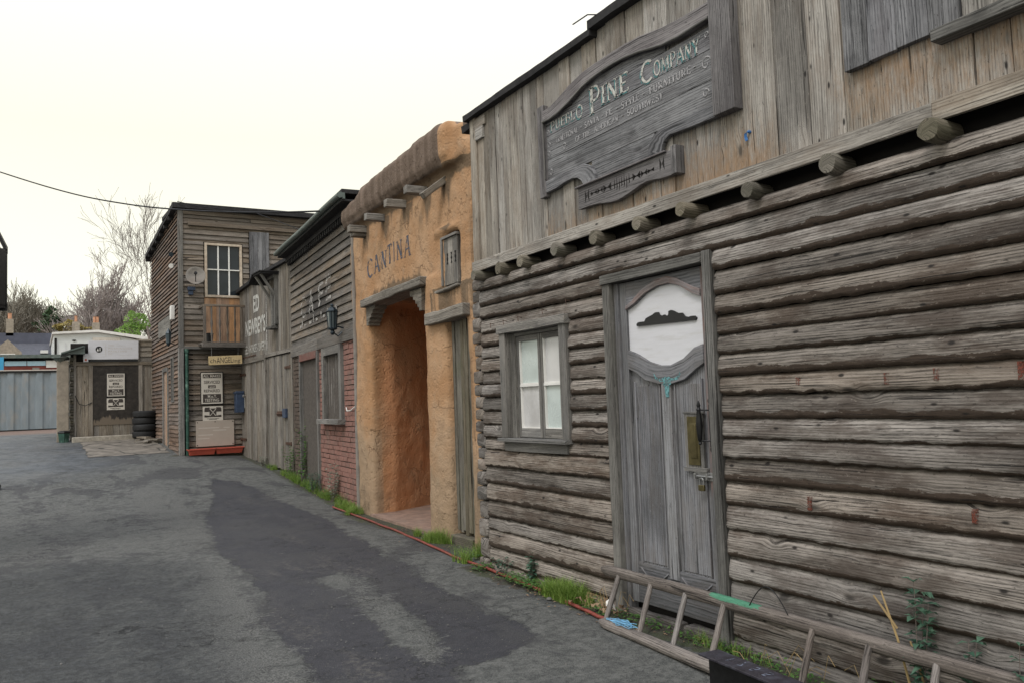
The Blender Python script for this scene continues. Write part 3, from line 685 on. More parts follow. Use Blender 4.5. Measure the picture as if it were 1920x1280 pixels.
    for y in ys:
        fine = 2 <= y <= 26
        wall = 3.55 if y < 6.8 else 3.86 if y < 11.2 else min(4.4, 4.0+(y-11.2)*.07) if y < 20.2 else 2.9
        for x in xs:
            z = gz(x, y)
            P_ = R_ = B_ = G_ = 0.
            if -4 < x < 4.3 and 1.5 < y < 34:
                if y < 22:
                    P_ = max(0, min(1, .5+pdist(x, y, PD)*4))
                    for q in PL:
                        d = pdist(x, y, q); P_ = min(P_, max(0, min(1, .5-d*3))) if d > -.17 else P_
                    R_ = max(0, min(1, .5+pdist(x, y, PR)*2.))
                B_ = max(0, min(1, .5+pdist(x, y, PB)*.7))
                z += .012*nz(x*.9, y*.6, 4)+.006*nz(x*3, y*3, 9)-.010*P_ + R_*.010*nz(x*7, y*7, 2)
                if y < 20.5: G_ = max(0, min(1, 1.35-(wall-x)*3.4))
            li_ = 0.
            if -1.5 < x < 4 and 3 < y < 18:
                for q, w_ in zip(PL, (.72, .95, .80, .55)): li_ = max(li_, w_*max(0, min(1, .5+pdist(x, y, q)*(3.0 if w_ > .6 else 1.4))))
            V.append((x, y, z)); lt.append(max(0, li_)); pt.append(P_); rg.append(R_); wt.append(B_); vg_.append(G_)
            so.append(1. if y > 31 else 0.)
    nx = len(xs); F_ = [(j*nx+i, j*nx+i+1, (j+1)*nx+i+1, (j+1)*nx+i) for j in range(len(ys)-1) for i in range(nx-1)]
    me = bpy.data.meshes.new('ground'); me.from_pydata(V, [], F_)
    for nme, arr in (('patch', pt), ('lite', lt), ('rough', rg), ('wet', wt), ('verge', vg_), ('soil', so)):
        a = me.attributes.new(nme, 'FLOAT', 'POINT'); a.data.foreach_set('value', np.array(arr, dtype=np.float32))
    me.shade_smooth(); me.materials.append(m); ob_ = link(bpy.data.objects.new('ground', me)); ob_['kind'] = 'structure'
ground()

# ------------------------------------------------------------------ the log cabin
CAB = Frame((3.56, 0), (0, 1))
def log_cabin():
    t = thing('log_cabin', 'grey log cabin with waney log walls and plank upper storey, nearest on the right', 'cabin', (3.56, 3.6, 0))
    rz = [-.10, .073, .222, .393, .54, .692, .835, .974, 1.106, 1.223, 1.34, 1.474, 1.59, 1.714, 1.832, 1.948, 2.07, 2.215, 2.345, 2.495, 2.605]
    lz = [-.10, .06, .192, .345, .46, .60, .755, .905, 1.05, 1.16, 1.275, 1.395, 1.518, 1.63, 1.745, 1.86, 1.97, 2.085, 2.222, 2.340, 2.480, 2.60]
    mb = MB()
    for a, b in zip(rz[:-1], rz[1:]):
        if a >= 2.34:
            continue
        x = .4
        cuts = [.4, 3.655]
        if rng.random() < .35: cuts.insert(1, rng.uniform(1.0, 1.9))
        for p, q in zip(cuts[:-1], cuts[1:]): mb.log(CAB, p+.003, q, a, b, .048)
    for i, (a, b) in enumerate(zip(lz[:-1], lz[1:])):
        m = (a+b)/2
        if a >= 2.3: mb.log(CAB, .4, 6.665, a, min(b, 2.585), .05 if i < 20 else .054, ragged=.004); continue
        if 1.12 < m < 2.09:
            mb.log(CAB, 6.26, 6.66, a, b, .045); mb.log(CAB, 4.75, 5.24, a-.005, b-.005, .045)
        else: mb.log(CAB, 4.75, 6.63+.012*(b), a, b, .046, ragged=.010)
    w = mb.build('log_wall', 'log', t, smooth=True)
    mb = MB()
    mb.plank(CAB, .3, 6.8, -.3, 4.1, -.16, -.07)
    mb.plank(CAB, .2, .3, -.3, 4.1, -3.2, -.05, 'z'); mb.plank(CAB, 6.72, 6.84, -.3, 4.0, -3.2, -.04, 'z'); mb.plank(CAB, .3, 6.72, -.3, 4.0, -3.2, -3.1, 'z')
    mb.build('inner_wall', 'gap', t)
    # corner log ends
    mb = MB(); z = -.08
    i = 0
    while z < 2.5:
        h = rng.uniform(.105, .145) if z > .5 else rng.uniform(.15, .19)
        pr = rng.uniform(.012, .035); s1 = 6.83-z*.004+rng.uniform(-.012, .012)
        mb.nid(); K = 16; base = len(mb.v); off = mb.off
        for n in (-.05, pr*.6, pr):
            for j in range(K):
                a = 2*math.pi*j/K; sh = .86 if n == pr else 1
                ca, sa = math.cos(a), math.sin(a); e = 2.6
                e = 5.5; px = math.copysign(abs(ca)**(2/e), ca); pz = math.copysign(abs(sa)**(2/e), sa)
                mb.add(CAB.P(6.745+.085*px*sh+(s1-6.83), z+h/2+(h/2-.005)*pz*sh+.006*nz(a*2, off), n+.006*nz(a*3+off, 1)), (n+off, a*.06+off, mb.id), .4 if sa < -.6 else 0)
        for r_ in range(2):
            for j in range(K): mb.f.append((base+r_*K+j, base+r_*K+(j+1) % K, base+(r_+1)*K+(j+1) % K, base+(r_+1)*K+j))
        mb.f.append(tuple(base+2*K+j for j in range(K)))
        z += h
    mb.build('corner_logs', 'log', t, smooth=True)
    # rubble / rotten sill under the wall
    mb = MB()
    for s0, s1 in ((3.5, 4.05), (4.1, 4.7)): mb.plank(CAB, s0, s1, -.06, .045, -.03, .045, 's', 12, .018)
    mb.build('rotten_sill', 'log', t, smooth=True)
    # upper cladding
    seams = [.4, .6, .79, .98, 1.2, 1.42, 1.62, 1.84, 1.999, 2.215, 2.442, 2.66, 2.874, 3.094, 3.315, 3.525, 3.738, 3.936, 4.162, 4.367, 4.585, 4.72, 4.889, 5.057, 5.205, 5.437, 5.54, 5.65, 5.76, 5.84, 6.039, 6.13, 6.249, 6.36, 6.47, 6.58]
    def edf(s, z):
        v = 0.
        if 3.0 < s < 5.45: v = max(0, min(1, (3.12-z)*3.2))*.52+.18*nz(s*5, z)+ (.16 if 3.3 < s < 4.0 else 0)
        if 1.7 < s < 2.75 and z < 3.1: v = max(v, .55-(3.1-z)*.5+.2*nz(s*4, 3))
        if z > 3.95: v = max(v, .22+.2*nz(s*5, 1))
        return v
    mb = MB()
    boards_v(CAB, mb, 0, 0, 2.74, 4.2, 0, .0, .035, seams=seams, wob=.004, jit=.007, edf=edf, topf=lambda s: 4.105+(.03 if s < 4.7 else 0))
    mb.plank(CAB, 6.58, 6.70, 2.62, 4.14, 0, .05, 'z', 10, .004)
    mb.build('upper_cladding', 'plank', t, bev=.002)
    mb = MB(); mb.plank(CAB, .4, 6.70, 2.705, 2.745, .0, .065, 's', 40, .004); mb.plank(CAB, 2.18, 6.68, 2.655, 2.748, .062, .082, 's', 40, .004)
    mb.plank(CAB, .4, 2.178, 2.66, 2.755, .06, .083, 's', 10, .004)
    mb.build('ledge_board', 'plank', t, bev=.003)
    mb = MB(); mb.plank(CAB, 6.40, 6.62, 3.97, 4.06, .035, .055, 's', 4, .002); mb.plank(CAB, 6.44, 6.58, 3.86, 3.97, .035, .06, 's', 2, .002)
    mb.build('corner_bracket', 'plank', t, bev=.003)
    # roof edge
    mb = MB()
    for (s0, s1, za, zc) in ((.3, 2.4, 4.14, 4.205), (2.4, 4.72, 4.135, 4.20), (4.70, 6.74, 4.082, 4.134)):
        mb.plank(CAB, s0, s1, za, zc, -.25, .10, 's', max(4, int((s1-s0)/.05)), .006)
        mb.plank(CAB, s0, s1, za, zc-.01, -3.3, -.25, 's', 2)
    mb.plank(CAB, 6.70, 6.86, 4.02, 4.08, -.3, .05, 's', 4, .012); mb.tube([CAB.P(4.60, 4.195, .1), CAB.P(4.68, 4.225, .12), CAB.P(4.84, 4.215, .14)], .005, 5)
    mb.build('roof_edge', 'felt', t)
    # beam ends under the upper storey
    for s in (1.13, 1.68, 2.245, 2.834, 3.396, 3.938, 4.419, 4.943, 5.456, 6.001, 6.378, 6.83):
        mb = MB(); s = s*.955; r = rng.uniform(.046, .056); z = 2.606+rng.uniform(-.006, .006)
        ln = rng.uniform(.135, .17); dx = rng.uniform(-.01, .01)
        pts = [CAB.P(s+.03, z+.004, -.05), CAB.P(s+.02, z+.003, .05), CAB.P(s+dx, z, ln-.02), CAB.P(s+dx, z, ln)]
        mb.tube(pts, [r, r, r*.98, r*.90], 18, rad_noise=.10)
        b = mb.build('log_beam_end', 'logend', t, smooth=True)
    # door
    door(t); window(t)
    # painted and rusty marks on the logs
    for s, z0, z1 in ((3.05, 1.515, 1.555), (2.52, 1.50, 1.555), (2.27, 1.51, 1.565), (1.90, 1.50, 1.575), (3.02, .86, .93), (2.14, .89, .95), (1.86, .93, .965)):
        mb = MB(); mb.plank(CAB, s-.014, s+.010, z0, z1, .036, .0525, 'z', 4, .005)
        mb.build('red_paint_mark', 'orangebtn', t, label='small orange red dab on the logs')
    for s, z in ((5.9, 2.16), (6.15, 2.155), (6.38, 2.15), (5.52, 2.18), (5.18, 2.215)):
        mb = MB(); p = CAB.P(s, z, .03); mb.tube([p, p+Vector((-.045, .005, .01)), p+Vector((-.055, -.02, -.03))], .003, 5)
        mb.build('bent_nail', 'rust', t)
    return t
def door(t):
    mb = MB()
    mb.plank(CAB, 3.655, 3.72, -.05, 2.345, -.05, .058, 'z', 30, .004)
    mb.plank(CAB, 4.665, 4.745, -.02, 2.275, -.05, .055, 'z', 30, .003)
    mb.plank(CAB, 3.722, 4.75, 2.275, 2.338, -.05, .070, 's', 14, .005)
    mb.build('door_frame', 'frameh', t, bev=.003)
    mb = MB(); mb.plank(CAB, 3.722, 3.752, .02, 2.272, -.05, -.002, 'z'); mb.plank(CAB, 4.615, 4.663, .02, 2.272, -.05, .012, 'z')
    mb.build('door_lining', 'door', t, bev=.002)
    mb = MB()
    D = CAB; n0, n1 = -.045, -.012
    mb.plank(D, 3.754, 3.80, .09, 2.268, n0, n1+.012, 'z', 10, .001, edf=lambda s, z: .40 if z > .9 else .1)      # stiles
    mb.plank(D, 4.545, 4.612, .09, 2.268, n0, n1+.012, 'z', 10, .001)
    arcT = [(4.545, 2.095), (4.48, 2.122), (4.357, 2.194), (4.222, 2.238), (4.111, 2.247), (4.006, 2.219), (3.892, 2.158), (3.801, 2.121)]
    low = [(4.545, 2.075), (4.448, 2.108), (4.33, 2.166), (4.20, 2.198), (4.09, 2.200), (3.985, 2.172), (3.88, 2.112), (3.801, 2.082)]
    mb.band(D, [(a, 2.268) for a, b in arcT], low, n0, n1+.010)                       # top rail
    mb.band(D, [(a, b+.006) for a, b in arcT], [(a, b+.002) for a, b in low], n1+.01, n1+.022, ed=.42)  # its moulding
    wl = [(4.545, 1.800), (4.44, 1.764), (4.327, 1.709), (4.216, 1.680), (4.107, 1.676), (3.984, 1.710), (3.878, 1.773), (3.801, 1.789)]
    rb = [(4.545, 1.672), (4.466, 1.642), (4.369, 1.589), (4.241, 1.560), (4.1, 1.556), (3.979, 1.579), (3.873, 1.640), (3.801, 1.672)]
    mb.band(D, wl, rb, n0, n1+.018)                                                     # middle rail
    mb.plank(D, 4.545, 3.801, .09, .36, n0, n1+.006, 's')
    mb.plank(D, 4.125, 4.215, .30, 1.60, n0, n1+.014, 'z', 8, .001)                       # muntin
    mb.plank(D, 3.801, 4.545, .28, 1.72, n0, n1-.012, 'z', 8, .001)                      # sunk panels
    for a, b in ((4.215, 4.53), (3.815, 4.125)):
        mb.plank(D, a+.025, a+.032+.0, .36, 1.58, n0, n1+.004, 'z'); mb.plank(D, b-.032, b-.025, .36, 1.58, n0, n1+.004, 'z')
        for q in (1, 2, 3):
            x = a+(b-a)*q/4; mb.plank(D, x-.004, x+.004, .36, 1.56, n0, n1-.007, 'z')
        mb.plank(D, a+.034, b-.034, .37, 1.55, n0, n1-.005, 'z', 6, .001)
        k = 12; c = (a+b)/2; r = (b-a)/2-.02
        top = [(c-r+2*r*i/k, .33-.07*math.sin(math.pi*i/k)) for i in range(k+1)]
        mb.band(D, top, [(x, y-.012) for x, y in top], n0, n1+.014)
    d = mb.build('door', 'door', t, bev=.0025)
    mb = MB(); mb.band(D, [(a, b+.03) for a, b in low], [(a, b-.03) for a, b in wl], n0+.004, n1-.006)
    mb.build('white_panel', 'white', d)
    sc_ = [(4.443, 1.955), (4.446, 1.970), (4.43, 1.980), (4.40, 1.982), (4.36, 1.981), (4.345, 2.000), (4.31, 2.010), (4.275, 2.018), (4.246, 2.031), (4.215, 2.030), (4.206, 2.012), (4.18, 2.003), (4.155, 2.008), (4.13, 1.996), (4.115, 2.004), (4.112, 2.026), (4.09, 2.032), (4.065, 2.024), (4.022, 2.005), (3.985, 2.004), (3.962, 1.980), (3.93, 1.972), (3.90, 1.976), (3.872, 1.975), (3.855, 1.962), (3.865, 1.948)]
    sc_ = [(a, b-(4.44-a)*.012) for a, b in sc_]
    mb = MB(); mb.prism(D, sc_, n1-.004, n1+.008); mb.build('scroll_ornament', 'black', d)
    mb = MB(); mb.plank(D, 3.838, 4.005, 1.02, 1.362, n1, n1+.016, 'z'); mb.plank(D, 3.815, 4.015, 1.005, 1.03, n1, n1+.026, 's'); mb.plank(D, 3.825, 4.01, 1.362, 1.375, n1, n1+.02, 's')
    mb.build('letter_plate_board', 'frame', d, bev=.002)
    mb = MB(); mb.plank(D, 3.868, 3.972, 1.045, 1.345, n1+.016, n1+.024, 'z'); 
    b = .012
    mb.plank(D, 3.888, 3.952, 1.085, 1.305, n1+.024, n1+.027, 'z'); mb.plank(D, 3.895, 3.945, 1.09, 1.30, n1+.027, n1+.030, 'z')
    mb.lathe(D.P(3.884, 1.322, n1+.024), [(.006, 0), (.006, .004), (.002, .006)], 10, D.en)
    mb.build('letter_plate', 'brass', d, bev=.0015)
    mb = MB()
    o = D.P(3.812, 1.175, .055); mb.lathe(o, [(.004, 0), (.012, .006), (.008, .02), (.014, .03), (.017, .07), (.021, .12), (.017, .17), (.012, .205), (.015, .215), (.009, .228), (.013, .24), (.006, .262), (.002, .27)], 14)
    for z in (1.20, 1.385): mb.tube([D.P(3.812, z, .055), D.P(3.775, z, .045), D.P(3.745, z, .0)], .005, 8)
    mb.plank(D, 3.735, 3.775, 1.16, 1.42, .0, .010, 'z'); mb.disc(D, 3.755, 1.44, .022, .0, .012); mb.disc(D, 3.755, 1.145, .02, .0, .012)
    mb.build('door_handle', 'iron', d, bev=.001)
    mb = MB(); mb.plank(D, 3.76, 3.93, .955, 1.005, .0, .006, 's'); mb.tube([D.P(3.90, .98, .016), D.P(3.70, .98, .016)], .007, 10)
    for s in (3.905, 3.80): mb.plank(D, s, s+.014, .962, .998, .006, .026, 'z')
    mb.lathe(D.P(3.728, 1.02, .014), [(.010, 0), (.013, .01), (.010, .02)], 10, D.es)
    mb.build('bolt', 'steel', d, bev=.001)
    # turquoise steer skull painted on the middle rail
    sk = [(4.275, 1.632), (4.262, 1.612), (4.235, 1.594), (4.20, 1.592), (4.175, 1.602), (4.13, 1.602), (4.10, 1.590), (4.06, 1.594), (4.03, 1.612), (4.02, 1.632), (4.015, 1.610), (4.04, 1.582), (4.08, 1.574), (4.118, 1.572), (4.105, 1.555), (4.128, 1.545), (4.132, 1.50), (4.138, 1.470), (4.162, 1.470), (4.168, 1.50), (4.172, 1.545), (4.19, 1.552), (4.175, 1.572), (4.21, 1.572), (4.245, 1.582), (4.27, 1.60)]
    mb = MB(); mb.prism(D, sk, n1+.0145, n1+.0195); mb.build('painted_steer_skull', 'skull', d)
def window(t):
    D = CAB
    mb = MB()
    mb.plank(D, 6.17, 6.265, 1.165, 2.09, -.03, .062, 'z', 12, .003); mb.plank(D, 5.232, 5.325, 1.165, 2.06, -.03, .062, 'z', 12, .003)
    mb.plank(D, 5.215, 6.285, 2.052, 2.125, -.03, .078, 's', 14, .006)
    f = mb.build('window_frame', 'frame', t, bev=.004)
    mb = MB(); mb.plank(D, 5.225, 6.275, 1.135, 1.165, -.03, .105, 's', 12, .003); mb.plank(D, 5.27, 6.23, 1.055, 1.132, -.02, .056, 's', 12, .004)
    mb.build('sill', 'frame', f, bev=.003)
    mb = MB(); mb.plank(D, 6.085, 6.17, 1.165, 2.05, -.06, .012, 'z'); mb.plank(D, 5.325, 5.35, 1.165, 2.05, -.06, .012, 'z'); mb.plank(D, 5.35, 6.085, 2.02, 2.05, -.06, .01, 's')
    mb.build('lining', 'frameh', f, bev=.002)
    for a, b in ((5.715, 6.083), (5.352, 5.705)):
        mb = MB(); w = .032
        mb.plank(D, a, a+w, 1.17, 2.018, -.045, -.008, 'z', 6, .001); mb.plank(D, b-w, b, 1.17, 2.018, -.045, -.008, 'z', 6, .001)
        mb.plank(D, a+w, b-w, 1.17, 1.245, -.045, -.010, 's'); mb.plank(D, a+w, b-w, 1.975, 2.018, -.045, -.010, 's')
        s = mb.build('sash', 'frame', f, bev=.002)
        mb = MB(); mb.plank(D, a+w, b-w, 1.592, 1.612, -.042, -.010, 's')
        for z0, z1 in ((1.245, 1.592), (1.612, 1.975)):
            mb.plank(D, a+w, a+w+.012, z0, z1, -.042, -.014, 'z'); mb.plank(D, b-w-.010, b-w, z0, z1, -.042, -.014, 'z'); mb.plank(D, a+w+.012, b-w-.01, z0, z0+.010, -.042, -.014, 's')
        mb.build('glazing_bar', 'whitep', f, bev=.001)
        for q, (z0, z1) in enumerate(((1.255, 1.592), (1.612, 1.975))):
            mb = MB(); mb.plank(D, a+w+.012, b-w-.01, z0, z1, -.040, -.034, 'z')
            mb.build('pane', 'pane' if (q == 1) == (a > 5.6) else 'pane2', f)
log_cabin()
# padlock hanging from the bolt
def padlock():
    D = CAB; mb = MB()
    mb.plank(D, 3.825, 3.875, .893, .930, .018, .034, 's'); 
    o = mb.build('padlock', 'brass', None, loc=D.P(3.85, .89, .026), bev=.003, label='small brass padlock hanging from the bolt of the grey door', cat='padlock')
    mb = MB(); k = 10
    mb.tube([D.P(3.866, .93, .026)]+[D.P(3.85+.016*math.cos(math.pi*i/k), .955+.016*math.sin(math.pi*i/k), .026) for i in range(k+1)]+[D.P(3.834, .93, .026)], .0035, 8)
    mb.build('shackle', 'steel', o, smooth=True)
padlock()

# ------------------------------------------------------------------ the big hand painted shop sign
def big_sign():
    D = CAB
    t = thing('shop_sign', 'large dark carved timber sign reading PUEBLO PINE COMPANY, on the plank upper wall', 'sign', (3.50, 4.45, 3.0))
    inner = [(5.39, 3.66), (5.28, 3.655), (5.17, 3.665), (5.01, 3.70), (4.83, 3.755), (4.70, 3.775), (4.56, 3.785), (4.44, 3.787), (4.32, 3.780), (4.17, 3.76), (4.05, 3.735), (3.94, 3.715), (3.78, 3.705), (3.62, 3.712), (3.52, 3.715)]
    outer = [(5.39, 3.745), (5.28, 3.75), (5.17, 3.775), (5.01, 3.825), (4.83, 3.86), (4.70, 3.868), (4.56, 3.872), (4.44, 3.874), (4.32, 3.873), (4.17, 3.865), (4.05, 3.845), (3.94, 3.83), (3.78, 3.818), (3.62, 3.815), (3.52, 3.815)]
    def zi(s):
        for (a, z), (b, y) in zip(inner[:-1], inner[1:]):
            if b <= s <= a: return z+(y-z)*(a-s)/(a-b)
        return 3.66
    mb = MB()
    for a, b in ((3.10, 3.19), (3.192, 3.352), (3.354, 3.54), (3.542, 3.68), (3.682, 3.78)):
        s0, s1 = 3.50, 5.40
        if a > 3.66:
            s0 = 3.95; s1 = 5.02
            top = [(s1-(s1-s0)*i/12, max(a+.002, min(b, zi(s1-(s1-s0)*i/12)+.01))) for i in range(13)]
            mb.band(D, top, [(s, a) for s, z in top], .035, .055); continue
        if a < 3.11: s0, s1 = 4.10, 4.80; mb.plank(D, s0, s1, 3.0, b, .035, .052, 's', 8, .001); continue
        mb.plank(D, s0, s1, a, b, .035, .054+rng.uniform(-.002, .002), 's', 16, .0015)
    mb.build('sign_board', 'sign', t, bev=.002)
    mb = MB(); mb.band(D, outer, inner, .035, .085); mb.build('arched_top_rail', 'signframe', t, bev=.004)
    mb = MB(); mb.tube([D.P(s, z, .088) for s, z in inner], .009, 8); mb.tube([D.P(5.385, 3.66, .085), D.P(5.385, 3.2, .085)], .006, 6); mb.tube([D.P(3.505, 3.72, .085), D.P(3.505, 3.2, .085)], .006, 6)
    mb.build('moulding', 'frame', t, smooth=True)
    mb = MB(); mb.plank(D, 5.385, 5.475, 3.065, 3.80, .035, .080, 'z', 8, .002); mb.build('side_post', 'signframe', t, bev=.004)
    mb = MB(); mb.plank(D, 3.335, 3.505, 3.105, 3.92, .035, .105, 'z', 8, .003); mb.build('side_post', 'signframe', t, bev=.004)
    # scalloped bottom rails, left and right
    mb = MB()
    top = [(5.385, 3.185), (5.2, 3.19), (5.05, 3.19), (4.95, 3.19), (4.87, 3.19), (4.80, 3.16), (4.755, 3.11), (4.735, 3.06), (4.733, 3.025)]
    bot = [(5.385, 3.095), (5.25, 3.098), (5.12, 3.115), (5.02, 3.120), (4.955, 3.105), (4.91, 3.075), (4.885, 3.04), (4.877, 3.025), (4.875, 3.02)]
    mb.band(D, top, bot, .05, .078)
    mb.build('scalloped_rail', 'sign', t, bev=.003); mb = MB()
    top = [(4.15, 3.025), (4.145, 3.07), (4.125, 3.12), (4.08, 3.165), (4.02, 3.185), (3.9, 3.19), (3.7, 3.19), (3.51, 3.19)]
    bot = [(4.015, 3.02), (4.01, 3.04), (3.995, 3.08), (3.965, 3.11), (3.92, 3.125), (3.84, 3.12), (3.7, 3.115), (3.51, 3.11)]
    mb.band(D, top, bot, .05, .078)
    mb.build('scalloped_rail', 'sign', t, bev=.003)
    # cut-out valance underneath
    mb = MB()
    tp = [(4.94-(4.94-3.90)*i/16, 3.022) for i in range(17)]
    def zb(s): 
        u = (4.94-s)/1.04
        return 2.862-(.035*math.exp(-((u-.42)/.16)**2))+.02*math.exp(-((u-.75)/.1)**2)
    mb.band(D, tp, [(s, zb(s)) for s, z in tp], .05, .085)
    mb.plank(D, 3.85, 3.90, 2.86, 3.04, .03, .10, 'z'); mb.plank(D, 3.95, 4.96, 3.018, 3.03, .05, .105, 's')
    v = mb.build('valance', 'signframe', t, bev=.003)
    mb = MB(); n = .0865
    def tri(p): mb.prism(D, p, n-.004, n)
    def bow(s, z, w, h): tri([(s+w, z+h), (s+w*.1, z), (s+w, z-h)]); tri([(s-w, z+h), (s-w*.1, z), (s-w, z-h)])
    bow(4.83, 2.94, .025, .045); bow(4.00, 2.955, .022, .042)
    for s, w, h in ((4.745, .035, .014), (4.67, .03, .02), (4.585, .045, .026), (4.26, .04, .025), (4.18, .03, .02), (4.11, .032, .014)): bow(s, 2.943, w, h)
    mb.plank(D, 4.08, 4.79, 2.940, 2.946, n-.004, n, 's')
    for i in range(7):
        s = 4.50-.027*i; tri([(s+.006, 2.94-.03-.012*(i % 3)), (s, 2.94+.03+.012*((i+1) % 3)), (s-.006, 2.94-.02)])
    mb.build('cut_out_pattern', 'gap', v)
    # lettering: white letters with a worn teal shadow
    n = .057
    for txt, a, b, z0, z1 in (('PUEBL', 5.315, 4.98, 3.565, 3.640), ('O', 4.96, 4.875, 3.553, 3.652), ('P', 4.79, 4.66, 3.530, 3.730), ('INE', 4.645, 4.33, 3.560, 3.700), ('C', 4.20, 4.08, 3.545, 3.690), ('OMPANY', 4.065, 3.625, 3.555, 3.655)):
        pl = serif_poly(txt)
        place_text(D, pl, a+.012, b+.012, z0-.010, z1-.010, n, 'lettering_shadow', 'pteal', t, off=.0008)
        place_text(D, serif_poly(txt), a, b, z0, z1, n, 'lettering', 'pwhite', t, off=.0022)
    for txt, a, b, z0, z1 in (('TRADITIONAL', 5.25, 4.95, 3.455, 3.50), ('SANTA', 4.86, 4.68, 3.455, 3.50), ('FE', 4.60, 4.52, 3.455, 3.50), ('STYLE', 4.42, 4.22, 3.455, 3.504), ('FURNITURE', 4.12, 3.72, 3.455, 3.508),
                              ('OF', 4.985, 4.92, 3.385, 3.428), ('THE', 4.89, 4.80, 3.385, 3.428), ('AMERICAN', 4.75, 4.46, 3.385, 3.430), ('SOUTHWEST', 4.36, 3.99, 3.385, 3.430)):
        place_text(D, serif_poly(txt, thick=1.3), a, b, z0, z1, n, 'small_lettering', 'pwhite2', t, off=.002)
    for a, z in ((4.91, 3.476), (4.64, 3.476), (4.47, 3.476), (4.18, 3.478), (3.69, 3.48), (4.41, 3.405)):
        mb = MB(); mb.plank(D, a-.012, a+.012, z, z+.005, n, n+.002, 's'); mb.build('painted_dash', 'pwhite2', t)
    def scroll(s, z, r, fl=1):
        mb = MB()
        pts = [(s+fl*r*(1-i/22)*math.cos(i*.42), z+r*(1-i/26)*math.sin(i*.42)) for i in range(16)]
        mb.band(D, [(a, b) for a, b in pts], [(a+.006, b-.006) for a, b in pts], n+.0005, n+.002); mb.build('painted_scroll', 'pwhite2', t)
    scroll(5.35, 3.575, .018); scroll(3.57, 3.64, .02, -1); scroll(5.345, 3.47, .028); scroll(3.585, 3.47, .045, -1); scroll(5.345, 3.40, .022); scroll(5.33, 3.25, .03); scroll(3.60, 3.29, .03, -1); scroll(5.13, 3.40, .03)
big_sign()
# plank board and rail higher up on the right
def upper_board():
    D = CAB
    mb = MB(); 
    for a, b in ((2.03, 2.17), (2.172, 2.33), (2.332, 2.48), (2.482, 2.62)):
        mb.plank(D, a, b, 3.065+(a-2.03)*-.03, 4.0, .036, .075, 'z', 10, .003)
    mb.plank(D, 2.1, 2.55, 3.6, 3.7, .036, .05, 's')
    mb.build('plank_board', 'sign', None, loc=D.P(2.3, 3.06, .04), bev=.002, label='blue grey board of vertical planks fixed high on the cabin wall at top right', cat='board')
    mb = MB(); mb.plank(D, .9, 2.14, 3.005, 3.062, .036, .115, 's', 12, .003)
    r = mb.build('wooden_rail', 'frameh', None, loc=D.P(1.5, 3.0, .04), bev=.003, label='dark timber rail with short planks standing on it, right edge of the upper wall', cat='shelf')
    mb = MB()
    for a, b in ((.95, 1.12), (1.13, 1.3), (1.31, 1.5), (1.51, 1.68), (1.69, 1.86), (1.865, 2.02)): mb.plank(D, a, b, 3.064, 3.8, .036, .065, 'z', 6, .003)
    mb.build('backing_planks', 'plank', r, bev=.002)
    mb = MB(); pts = [D.P(3.30, 2.955, .05), D.P(3.315, 2.945, .06), D.P(3.32, 2.925, .055), D.P(3.312, 2.905, .055)]
    for a, b in zip(pts[:-1], pts[1:]): mb.quad(a, b, b+Vector((0, -.018, .004)), a+Vector((0, -.018, .006)))
    mb.lathe(D.P(3.29, 2.955, .03), [(.008, 0), (.010, .02), (.004, .03)], 8, D.en)
    o = mb.build('blue_ribbon', 'bluerag', None, loc=D.P(3.3, 2.9, .05), label='scrap of bright blue ribbon nailed to the planks right of the big sign', cat='ribbon')
    s = o.modifiers.new('s', 'SOLIDIFY'); s.thickness = .003
upper_board()

